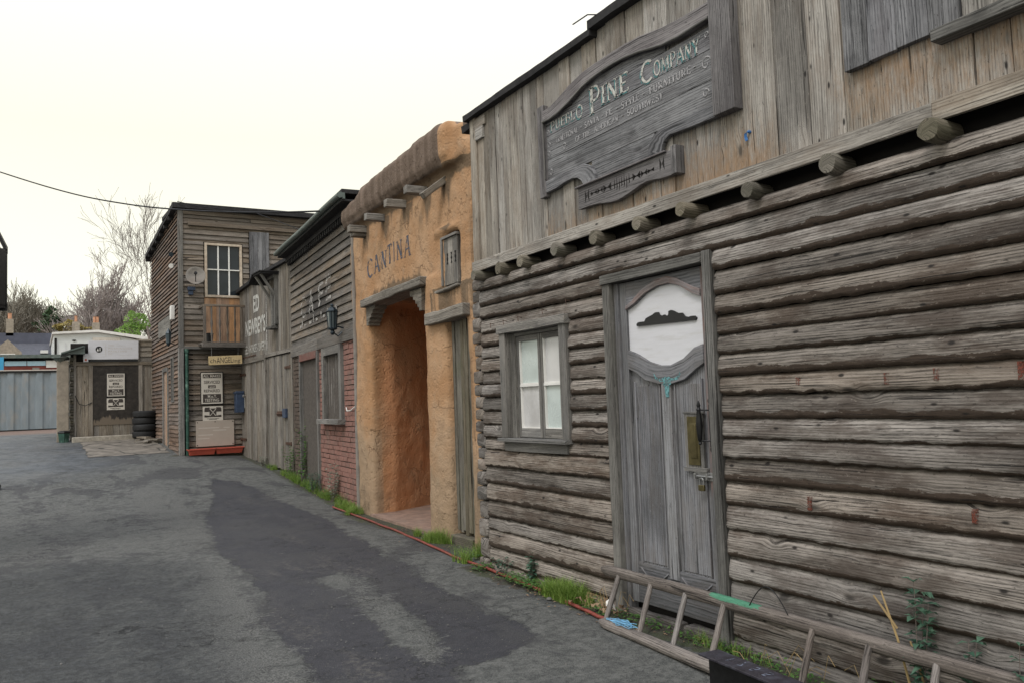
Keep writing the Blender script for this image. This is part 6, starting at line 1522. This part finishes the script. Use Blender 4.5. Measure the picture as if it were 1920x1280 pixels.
# trees ------------------------------------------------------------
def bare_tree(name, label, base, h, r, seed, mat, lean=(0, 0), levels=6, spread=.55, split=.30, up=.25, nlim=9000, group=None, trunk_frac=.25, thin=.62, kids=3, minr=.004):
    R = random.Random(seed); t = thing(name, label, 'tree', base, group)
    tr, cr = MB(), MB(); b = Vector(base); cnt = [0]
    def grow(p, d, L, rr, lv):
        n = 4 if lv < 3 else 3; pts = [p]; rs = [rr]; q = p; dd = d
        for i in range(n):
            dd = (dd+Vector((R.uniform(-1, 1), R.uniform(-1, 1), R.uniform(-.6, .9)))*(.10+.05*lv)+Vector((0, 0, up*.12))).normalized()
            q = q+dd*L/n; pts.append(q); rs.append(max(minr, rr*(1-.42*(i+1)/n)))
        (tr if lv < 1 else cr).tube(pts, rs, 7 if lv < 2 else 4 if lv < 4 else 3, caps=False)
        cnt[0] += 1
        if lv >= levels or cnt[0] > nlim: return
        k = kids if lv else kids+1
        for i in range(k+(1 if lv > 1 and R.random() < .5 else 0)):
            f = R.uniform(.35, 1) if i else 1.; j = min(n, max(1, int(round(f*n)))); a = R.uniform(0, 6.283)
            ax = dd.cross(Vector((0, 0, 1)) if abs(dd.z) < .95 else Vector((1, 0, 0))).normalized(); ay = dd.cross(ax)
            sp = spread*R.uniform(.5, 1.3)*(.55 if i == 0 else 1)
            nd = (dd+(ax*math.cos(a)+ay*math.sin(a))*sp+Vector((0, 0, up*.3))).normalized()
            grow(pts[j], nd, L*R.uniform(.62, .88), rs[j]*R.uniform(thin-.08, thin+.1), lv+1)
    grow(b, Vector((lean[0], lean[1], 1)).normalized(), h*trunk_frac, r, 0)
    tr.build('trunk', mat, t, smooth=True); cr.build('crown', mat, t, norm=False); return t
def leafy(name, label, base, blobs, n, size, mat, seed=1, trunk='twig', cat='tree', group=None):
    R = random.Random(seed); t = thing(name, label, cat, base, group); mb = MB(); b = Vector(base)
    for i in range(n):
        c, r = blobs[R.randrange(len(blobs))]
        while True:
            v = Vector((R.uniform(-1, 1), R.uniform(-1, 1), R.uniform(-1, 1)))
            if v.length < 1: break
        rr = v.length**.3; v = v.normalized()*rr
        p = b+Vector((c[0]+v.x*r[0], c[1]+v.y*r[1], c[2]+v.z*r[2])); s = size*R.uniform(.5, 1.4)
        p += Vector((nz(p.x*1.7, p.y, p.z*1.7), nz(p.y, p.z*1.7, 3), nz(p.z*1.9, p.x, 7)))*size*7
        a = Vector((R.uniform(-1, 1), R.uniform(-1, 1), R.uniform(-1, 1))).normalized(); c2 = a.orthogonal().normalized()
        mb.quad(p-a*s, p-c2*s*.5, p+a*s, p+c2*s*.5, pid=R.random()*30)
    mb.build('crown', mat, t, norm=False)
    top = max(c[2] for c, r in blobs)
    mb = MB(); mb.tube([b, b+Vector((.05*top, 0, top*.5)), b+Vector((0, 0, top))], [size*1.2+.04, size+.03, .03], 6); mb.build('trunk', trunk, t); return t
def trees():
    bare_tree('bare_tree', 'tall bare tree rising behind the left edge of the two storey building', (6.15, 48.4, .5), 8.4, .22, 11, 'twig', lean=(-.10, 0), levels=6, spread=.44, split=.3, up=.30, trunk_frac=.46, thin=.60, kids=3, minr=.008, nlim=900)
    bare_tree('bare_tree', 'round headed bare tree above the white unit', (6.2, 78, 1), 11., .26, 5, 'twigpale', levels=6, spread=.62, up=.55, trunk_frac=.32, thin=.62, kids=4, nlim=7500, minr=.018)
    bare_tree('bare_tree', 'thin bare tree at the left edge of the far tree line', (-1.6, 88, 1), 11., .22, 21, 'twigred', levels=6, spread=.5, up=.5, trunk_frac=.30, kids=4, minr=.020, nlim=3600)
    bare_tree('bare_tree', 'reddish bare tree behind the tall chimney', (.1, 92, 1), 12.5, .22, 31, 'twigred', levels=6, spread=.5, up=.5, trunk_frac=.30, kids=4, minr=.020, nlim=3600)
    bare_tree('bare_tree', 'brownish bare tree just left of the dark evergreen', (1.0, 95, 1), 11.5, .22, 41, 'twigred', levels=6, spread=.5, up=.5, trunk_frac=.30, kids=4, minr=.020, nlim=3600)
    bare_tree('bare_tree', 'pale bare tree low on the right of the round headed one', (9.6, 82, 1), 9.0, .2, 51, 'twig', levels=6, spread=.6, up=.5, trunk_frac=.28, kids=4, minr=.016, nlim=2600)
    leafy('evergreen_tree', 'dark evergreen with spreading branches above the slate house', (1.5, 84, 1), [((0, 0, 9.0), (.9, .9, .45)), ((-.5, 0, 8.3), (1.1, .9, .4)), ((.5, 0, 7.7), (1.2, 1., .4)), ((-.1, 0, 9.5), (.4, .4, .4)), ((.9, 0, 8.8), (.6, .5, .3)), ((-.4, 0, 7.1), (1.2, 1., .5))], 2600, .13, 'evergreen', 3)
    leafy('conifer', 'brownish green pointed conifer between the evergreen and the middle chimney', (3.4, 86, 1), [((0, 0, 7.0), (1.3, 1., 1.0)), ((-.3, 0, 8.2), (.7, .7, .8)), ((-.5, 0, 9.2), (.3, .3, .7)), ((.9, 0, 7.8), (.5, .5, .6)), ((.4, 0, 6.2), (1.6, 1, .8))], 2800, .12, 'evbrown', 4)
    leafy('dark_bush', 'small dark rounded tree left of the round headed bare tree', (4.2, 84, 1), [((0, 0, 7.6), (.7, .6, .8)), ((.4, 0, 6.8), (.8, .6, .7))], 1500, .12, 'evbrown', 5)
    leafy('golden_hedge', 'low golden yellow hedge on the skyline behind the roofs', (2.2, 74, 1), [((0, 0, 7.3), (.9, .6, .35)), ((.9, 0, 7.5), (.7, .6, .30)), ((-.5, 0, 7.2), (.5, .6, .3))], 1900, .09, 'yellowleaf', 6, cat='hedge')
    leafy('green_bush', 'bright green bushy tree between the shed and the two storey building', (5.55, 60, 1.5), [((0, 0, 5.3), (.8, .8, .8)), ((-.5, 0, 4.8), (.7, .7, .6)), ((.5, 0, 5.9), (.7, .7, .55)), ((.2, 0, 4.3), (1.3, .8, .6))], 3600, .09, 'brightleaf', 8)
    leafy('far_woodland', 'dull brown woodland along the skyline', (0, 110, 1), [((-6, 0, 6), (5, 2, 3.)), ((0, 2, 5.5), (4, 2, 2.6)), ((5, 0, 5), (4, 2, 2.2)), ((12, 0, 5), (6, 2, 3)), ((-14, 0, 6), (6, 2, 4))], 5200, .22, 'evbrown', 9, cat='woodland')['kind'] = 'stuff'
trees()

# ------------------------------------------------------------------ left side of the lane
def left_side():
    D = Frame((-1.75, 0), (0, 1), -1)
    t = thing('display_box', 'black framed glazed box hanging out over the left side of the lane', 'projecting box', (-.9, 10.6, 0))
    F = Frame((-.245, 10.43), (-.09, 1), 1); F = Frame((-.27, 10.42), (-1, .35), -1)
    mb = MB()
    # dark frame with sloping top, standing out from the left
    mb.plank(F, 0.0, .06, 2.67, 3.32, 0, .05, 'z'); mb.prism(F, [(0, 3.26), (.0, 3.34), (.7, 4.85), (.7, 4.72)], 0, .06); mb.plank(F, 0, .8, 2.64, 2.72, 0, .06, 's'); mb.plank(F, .30, .34, 2.7, 4.1, .0, .03, 'z'); mb.plank(F, .0, .8, 2.66, 2.70, -.7, 0, 's')
    mb.plank(F, -.0, .03, 2.67, 3.3, -.7, 0, 'z'); mb.build('frame', 'iron', t, bev=.006)
    mb = MB(); mb.prism(F, [(.03, 2.7), (.8, 2.7), (.8, 4.7), (.7, 4.7), (.03, 3.28)], -.02, -.005); mb.build('glazed_panel', 'glass', t)
    mb = MB(); boards_v(F, mb, .8, 2.4, -.1, 4.95, .15, -.8, .1, wob=.003); mb.build('mounting_wall', 'farw', t)
    # stone at the foot of the left wall
    mb = MB(); mb.lathe(Vector((-.72, 17.1, gz(-.7, 17.1))), [(.22, 0), (.24, .08), (.15, .13)], 7); mb.build('kerb_stone', 'black', None, loc=(-.72, 17.1, gz(-.7, 17.1)), bev=.02, label='small dark stone block at the left edge of the lane', cat='stone')
left_side()

# ------------------------------------------------------------------ ladder, girder, hose, cables
def ladder():
    t = thing('wooden_ladder', 'old wooden ladder lying on its side against the log wall, green patch on one rail', 'ladder', (3.3, 3.4, 0))
    up = lambda y: Vector((3.415+.01*math.sin(y*2), y, .292+.004*(y-3)))
    lo = lambda y: Vector((3.195-.065*(4.48-y), y, .034))
    for nm, f, y0, y1, edf in (('rail', up, 4.76, -.2, 1), ('rail', lo, 4.50, -.2, 0)):
        mb = MB(); mb.nid(); n = 110; k = 10; off = mb.off
        for i in range(n+1):
            y = y0+(y1-y0)*i/n; c = f(y); endt = min(1, .45+math.sqrt(max(0, (y0-y)/.10))*.6)
            for j in range(k):
                a = 2*math.pi*j/k; ca, sa = math.cos(a), math.sin(a)
                px = math.copysign(abs(ca)**.7, ca)*.026; pz = math.copysign(abs(sa)**.7, sa)*.036
                if nm == 'rail' and not edf: px, pz = px*1.35, pz*.85
                w = 1+.10*nz(y*3+off, ca*1.5, sa*1.5)+.06*nz(y*14, ca*3, sa*3)
                e = 0
                if edf and 3.31 < y < 3.70: e = (.80 if sa > .15 else .12)-.5*max(0, abs(y-3.505)-.15)*12
                mb.add(c+Vector((px*w*endt, 0, pz*w*endt)), (y+off, a*.03+off, mb.id), e)
        for i in range(n):
            for j in range(k): mb.f.append((i*k+j, i*k+(j+1) % k, (i+1)*k+(j+1) % k, (i+1)*k+j))
        mb.f.append(tuple(range(k)))
        mb.build(nm, 'ladder', t, smooth=True)
    for y in (4.565, 4.24, 3.915, 3.59, 2.96, 2.63, 2.29, 1.97, 1.65, 1.33, 1.0):
        a, b = lo(y-(.17 if y < 4.5 else .12)), up(y); mb = MB(); n = 10
        mb.tube([a.lerp(b, i/n)+Vector((.002*nz(i*.7, y), .002*nz(i*.7, y, 4), 0)) for i in range(n+1)], [.0155+.003*math.sin(math.pi*i/n) for i in range(n+1)], 10)
        mb.build('rung', 'ladder', t, smooth=True)
    mb = MB(); R = random.Random(3)
    for i in range(16):
        x, y = 3.19+R.uniform(-.02, .02), 4.42-R.uniform(0, .12); pts = [Vector((x, y, .07))]
        d = Vector((R.uniform(-.2, .3), -1, 0)).normalized()
        for j in range(7): d = (d+Vector((R.uniform(-.7, .7), R.uniform(-.3, .3), 0))).normalized(); pts.append(pts[-1]+d*.035+Vector((0, 0, R.uniform(-.006, .008)))); pts[-1].z = max(.062, pts[-1].z); pts[-1].x = min(3.215, max(3.155, pts[-1].x))
        mb.tube(pts, .0022, 4)
    mb.build('blue_twine', 'bluerope', None, loc=(3.19, 4.3, .065), label='frayed blue twine lying on the lower ladder rail', cat='twine')
    mb = MB(); pts = [up(3.36)+Vector((-.02, .02, .0))+Vector((0, -.28*i/14, .13*math.sin(math.pi*i/14)+.02)) for i in range(15)]; mb.tube(pts, .003, 5)
    mb.build('loop_of_wire', 'iron', None, loc=up(3.3), label='thin loop of wire arching over the upper ladder rail', cat='wire')
    # girder
    t = thing('steel_girder', 'dark steel girder with chalk marks on its flange, lying in front of the ladder', 'girder', (2.95, 2.6, 0))
    F = Frame((2.862, 3.205), (-.045, -1)); F.es = Vector((-.075, -1, 0)).normalized(); F.en = Vector((-1, .075, 0)).normalized()*-1
    mb = MB(); mb.plank(F, 0, 3.4, .192, .203, 0, .125, 's', 1); mb.plank(F, 0.0, 3.4, .0, .012, 0, .125, 's', 1); mb.build('flange', 'beamtop', t, bev=.002)
    mb = MB(); mb.plank(F, 0.01, 3.4, .012, .192, .055, .065, 's', 1); mb.build('web', 'iron', t)
    mb = MB(); mb.plank(F, 0.004, 3.4, .012, .192, .012, .02, 's', 1); 
    mb = MB(); R = random.Random(8)
    def chalk(ox, ch, sz):
        vs, fs = font_poly(ch); i0 = len(mb.v)
        for (x, y) in vs: mb.add(F.o+F.es*(ox+x*sz)+F.en*(.095-y*sz)+Vector((0, 0, .2045)))
        for f in fs: mb.f.append(tuple(i0+q for q in f))
    for i, ch in enumerate('1755 x'): chalk(.14+i*.085, ch, .085)
    mb.build('chalk_lettering', 'chalk', t, norm=False)
    # hose along the wall
    pts = [(3.76, 11.83), (3.70, 10.2), (3.63, 8.98), (3.55, 8.0), (3.46, 7.12), (3.45, 6.5), (3.42, 5.98), (3.36, 5.2), (3.275, 4.63), (3.30, 4.45)]
    mb = MB(); P = []
    for a, b in zip(pts[:-1], pts[1:]):
        for i in range(8): 
            x, y = a[0]+(b[0]-a[0])*i/8, a[1]+(b[1]-a[1])*i/8; P.append(Vector((x+.015*nz(y*1.3), y, gz(x, y)+.018+.008*nz(y*2, 5))))
    mb.tube(P, .0125, 8); mb.build('red_hose', 'hose', None, loc=(3.5, 8, 0), smooth=True, label='thin red brown hose running along the ground at the foot of the walls', cat='hose')
    # overhead cable
    K = [(-5.5, 27.45, 10.2), (-2.6, 22.66, 7.85), (-.609, 19.369, 6.434), (.566, 17.426, 5.658), (1.368, 16.101, 5.227), (2.094, 14.901, 4.919), (3.065, 13.296, 4.600), (3.97, 11.8, 4.385), (4.0, 11.7, 4.38)]
    P = []
    for i in range(1, len(K)-2):
        p0, p1, p2, p3 = [Vector(q) for q in K[i-1:i+3]]
        for j in range(8):
            u = j/8; P.append(.5*((2*p1)+(p2-p0)*u+(2*p0-5*p1+4*p2-p3)*u*u+(3*p1-p0-3*p2+p3)*u**3))
    P.append(Vector(K[-2])); 
    mb = MB(); mb.tube(P, .014, 6); mb.build('overhead_cable', 'iron', None, loc=K[-1], label='black overhead cable sagging across the sky to the cafe eaves', cat='cable')
    mb = MB(); mb.tube([(2.85, 20.1, 6.30), (3.3, 20.0, 6.20), (4.6, 20.0, 6.15), (5.4, 19, 5.6), (5.0, 13.5, 4.75), (4.0, 11.9, 4.42)], .009, 5); mb.build('overhead_cable', 'iron', None, loc=(4, 11.9, 4.4), label='second black cable running along the top of the two storey building', cat='cable')
    for dz, lab in ((0, 'upper of two faint thin wires at the top left of the sky'), (.28, 'lower of two faint thin wires at the top left of the sky')):
        mb = MB(); mb.tube([(-6, 22, 11.6-dz), (-1.3, 22, 12.1-dz), (4, 22, 13.2-dz*.6), (9, 22, 14.2-dz*.3)], .006, 4); mb.build('thin_wire', 'steel', None, loc=(-1.3, 22, 12-dz), label=lab, cat='wire', group='faint wires in the sky')
ladder()

# ------------------------------------------------------------------ plants and litter
def plants():
    R = random.Random(12)
    def wallx(y): return 3.50 if y < 6.7 else 3.80 if y < 10.6 else 3.9 if y < 11.3 else 4.0+(y-11.2)*.065
    mb = MB()
    def blade(x, y, z, h, dx, dy, w):
        pid = R.random()*40; pr = None
        for i in range(4):
            u = i/3; c = Vector((x+dx*u*u, y+dy*u*u, z+h*(u-.25*u*u*(abs(dx)+abs(dy))/max(h, .01)))); s = Vector((-dy, dx, 0)); s = s.normalized()*w*(1-u)*.5 if s.length > 1e-5 else Vector((w*(1-u)*.5, 0, 0))
            a, b = c-s, c+s
            if pr: mb.quad(pr[0], pr[1], b, a, pid=pid)
            pr = (a, b)
    tufts = []
    def patch(y0, y1, d0, d1, n, h, w=.006):
        for i in range(n):
            y = R.uniform(y0, y1); x = wallx(y)-R.uniform(d0, d1); m = nz(x*4, y*3, 8)
            if m < -.02: continue
            hh = h*R.uniform(.4, 1.2)*(1+m)
            for k in range(4):
                a = R.uniform(0, 6.28); l = hh*R.uniform(.3, .9)
                blade(x+R.uniform(-.015, .015), y+R.uniform(-.015, .015), gz(x, y), hh, math.cos(a)*l, math.sin(a)*l, w)
    patch(6.75, 7.2, .0, .25, 260, .16); patch(6.9, 7.25, .2, .4, 120, .14)
    patch(7.9, 8.75, .0, .14, 360, .12); patch(7.9, 8.4, .05, .18, 160, .11)
    patch(5.05, 5.5, .03, .17, 380, .13); patch(4.9, 5.1, .0, .1, 40, .1)
    patch(10.9, 12.1, .0, .24, 560, .12); patch(12.1, 14.2, .0, .18, 420, .13); patch(14.2, 16.5, .0, .16, 520, .15); patch(17.2, 17.8, .05, .2, 150, .12)
    patch(4.0, 4.3, .0, .15, 70, .11, .004); patch(3.2, 3.9, -.0, .1, 60, .08, .004)
    mb.build('grass', 'grass', None, kind='stuff', norm=False, label='clumps of bright green grass along the foot of the walls', cat='grass')
    # low creeping leaves
    mb = MB()
    def leaf(p, d, L, w, up=.3, m=None, pid=None):
        m = m or mb; d = d.normalized(); s = d.cross(Vector((0, 0, 1))).normalized()*w; pid = R.random()*40 if pid is None else pid
        tip = p+d*L+Vector((0, 0, -L*.15)); mid = p+d*L*.5+Vector((0, 0, L*up*.3))
        i = len(m.v)
        for q in (p, mid-s, tip, mid+s, mid-Vector((0, 0, w*.3))): m.add(q, (0, 0, 0), 0, pid)
        m.f += [(i, i+1, i+4), (i+1, i+2, i+4), (i+2, i+3, i+4), (i+3, i, i+4)]
    for (y0, y1, d0, d1, n, hz) in ((5.5, 6.65, -.02, .16, 900, .05), (4.6, 5.0, -.02, .2, 160, .04), (3.2, 4.6, -.02, .12, 260, .04), (1.8, 3.2, -.02, .2, 500, .10), (11.9, 16.0, -.02, .2, 1500, .16), (7.0, 7.4, .0, .3, 150, .05), (17.5, 18, .05, .2, 60, .1)):
        for i in range(n):
            y = R.uniform(y0, y1); x = wallx(y)-R.uniform(d0, d1)
            if nz(x*3, y*2.3, 1) < -.2: continue
            a = R.uniform(0, 6.28); leaf(Vector((x, y, gz(x, y)+R.uniform(.005, hz))), Vector((math.cos(a), math.sin(a), .3)), R.uniform(.018, .042), R.uniform(.007, .014))
    mb.build('ground_ivy', 'leaf', None, kind='stuff', norm=False, label='low leafy weeds creeping along the foot of the walls', cat='weeds')
    mb = MB()
    for i in range(420):
        y = R.choice([R.uniform(3.3, 7.3), R.uniform(4.6, 5.6), R.uniform(7.6, 11.5)]); x = wallx(y)-abs(R.gauss(.05, .12)); a = R.uniform(0, 6.28)
        leaf(Vector((x, y, gz(x, y)+.008)), Vector((math.cos(a), math.sin(a), .2)), R.uniform(.012, .035), R.uniform(.005, .012))
    for i in range(26):
        y = R.uniform(4.55, 5.1); x = 3.5-R.uniform(-.0, .18); a = R.uniform(0, 6.28); leaf(Vector((x, y, .02+R.uniform(0, .03))), Vector((math.cos(a), math.sin(a), .5)), R.uniform(.04, .08), R.uniform(.01, .02), .8)
    mb.build('leaf_litter', 'dead', None, kind='stuff', norm=False, label='dead leaves and dry scraps along the wall foot', cat='leaf litter')
    mb = MB()
    for i in range(34):
        y = R.choice([R.uniform(2.0, 3.4), R.uniform(4.6, 5.0)]); x = wallx(y)-R.uniform(.0, .16); a = R.uniform(0, 6.28); L = R.uniform(.08, .24); h = R.uniform(.02, .16)
        p = Vector((x, y, .02)); mb.tube([p, p+Vector((math.cos(a)*L*.5*.4, math.sin(a)*L*.5, h)), p+Vector((math.cos(a)*L*.4, math.sin(a)*L, h*R.uniform(.4, 1.2)))], .0016, 4)
    mb.build('dry_stalks', 'straw', None, kind='stuff', norm=False, label='dry straw stalks fallen behind the ladder', cat='stalks')
    # pebbles and grit
    mb = MB()
    for i in range(5200):
        if i < 2000: y = R.uniform(2.9, 13); x = wallx(y)-abs(R.gauss(.1, .35))
        else: y = R.uniform(2.6, 9); x = R.uniform(-.9, 3.2)
        s = R.uniform(.0015, .006)*(1.9 if R.random() < .03 else 1); p = Vector((x, y, gz(x, y)+.012*nz(x*.9, y*.6, 4)+.006*nz(x*3, y*3, 9)+s*.3-.004))
        mb.nid(); b = len(mb.v)
        for q in ((1, 0, 0), (.2, 1, .1), (-1, .2, 0), (-.1, -1, .1), (0, 0, .8)): mb.add(p+Vector(q)*s*R.uniform(.7, 1.2))
        mb.f += [(b, b+1, b+4), (b+1, b+2, b+4), (b+2, b+3, b+4), (b+3, b, b+4)]
    mb.build('loose_grit', 'grey', None, kind='stuff', norm=False, label='loose grit and small stones scattered over the lane', cat='grit')
    # individual weeds
    def weed(name, label, x, y, h, nst, mat, leaves=8, ls=.05, lw=.013, stem='twig', spread=.05, z0=None, whorl=3, cl=0):
        z = gz(x, y) if z0 is None else z0; t = thing(name, label, 'plant', (x, y, z)); st, lf = MB(), MB()
        for k in range(nst):
            a = R.uniform(0, 6.28); hh = h*R.uniform(.6, 1); dx, dy = math.cos(a)*spread*R.uniform(.3, 1), math.sin(a)*spread*R.uniform(.3, 1)*1.5
            pts = [Vector((x+dx*.2+dx*u, y+dy*.2+dy*u, z+hh*u))+Vector((.006*nz(u*4, k), .008*nz(u*4, k, 3), 0)) for u in np.linspace(0, 1, 8)]
            st.tube(pts, [.0032*(1-.6*i/7) for i in range(8)], 5)
            for i in range(leaves):
                u = .2+.8*i/(leaves-1) if cl == 0 else (.35+.65*i/(leaves-1))**.7; p = pts[0].lerp(pts[-1], u); j = min(6, int(u*7)); p = pts[j].lerp(pts[j+1], u*7-j)
                for w in range(whorl):
                    b = R.uniform(0, 6.28); L = ls*R.uniform(.6, 1.2)*(1.0-.3*abs(u-.6)); leaf(p, Vector((math.cos(b), math.sin(b), R.uniform(-.3, .6))), L, lw*L/ls, .4, m=lf)
        st.build('stem', stem, t, norm=False); lf.build('leaves', mat, t, norm=False); return t
    weed('weed', 'tall thin blue green weed growing up the log wall above the ladder', 3.44, 2.41, .78, 3, 'leafb', 10, .075, .017, spread=.05, whorl=4)
    weed('weed', 'smaller blue green weed right of the tall one against the logs', 3.46, 2.22, .42, 3, 'leafb', 6, .065, .017, spread=.06)
    weed('weed', 'wilting weed with drooping stem at the right edge behind the ladder', 3.44, 1.98, .46, 2, 'leafb', 7, .055, .013, spread=.10)
    weed('nettle', 'dark nettle clump against the lowest log, between the grass tuft and the cabin corner', 3.50, 5.86, .24, 6, 'leafb', 7, .05, .018, spread=.05)
    weed('nettle', 'small dark weed by the corner of the log cabin', 3.47, 6.30, .14, 5, 'leafb', 5, .04, .014, spread=.07)
    weed('grey_leaved_plant', 'pale grey leaved plant against the red brick wall', 3.98, 12.55, .62, 9, 'leafgrey', 9, .06, .018, spread=.16, whorl=3)
    weed('climbing_weed', 'green climbing weed growing up in front of the cafe door', 4.18, 14.9, 1.25, 4, 'leaf', 16, .075, .03, spread=.12, whorl=3)
    weed('bushy_weed', 'dark green bushy weed at the foot of the brick wall by the cafe door', 4.02, 13.7, .42, 12, 'leafb', 8, .05, .012, spread=.12)
    weed('weed', 'leafy weed growing at the barn end of the cafe wall', 4.22, 15.9, .60, 7, 'leaf', 9, .06, .02, spread=.12)
    weed('weed', 'small pale weed at the foot of the barn doors', 4.2, 18.0, .28, 6, 'leafgrey', 5, .05, .018, spread=.1)
    t = thing('dry_canes', 'three broken straw coloured canes sticking up behind the ladder', 'plant', (3.44, 2.5, 0)); mb = MB()
    for pts in ([(3.45, 2.44, .05), (3.44, 2.50, .33), (3.43, 2.565, .54)], [(3.44, 2.50, .38), (3.43, 2.56, .46), (3.42, 2.60, .515)], [(3.45, 2.36, .05), (3.44, 2.41, .26), (3.43, 2.43, .34)]):
        mb.tube([Vector(p) for p in pts], [.006, .0055, .004], 6)
    mb.build('cane', 'straw', t)
    mb = MB(); p = Vector((3.44, 4.66, .03)); mb.quad(p, p+Vector((.03, .05, .02)), p+Vector((0, .06, .07)), p+Vector((-.03, .02, .05))); mb.quad(p+Vector((-.03, .02, .05)), p+Vector((0, .06, .07)), p+Vector((-.02, .08, .05)), p+Vector((-.05, .04, .03)))
    o = mb.build('scrap_of_paper', 'whitep', None, loc=p, label='crumpled white scrap of litter behind the near end of the ladder', cat='litter'); s = o.modifiers.new('s', 'SOLIDIFY'); s.thickness = .001
    mb = MB()
    mb.lathe(Vector((3.31, 5.30, .0)), [(.012, 0), (.022, .006), (.02, .014), (.008, .02)], 8); mb.build('white_pebble', 'grey', None, loc=(3.31, 5.3, 0), smooth=True, label='pale pebble on the tarmac beside the hose', cat='stone')
plants()
print('objects', len(sc.objects), 'verts', sum(len(o.data.vertices) for o in sc.objects if o.type == 'MESH'))
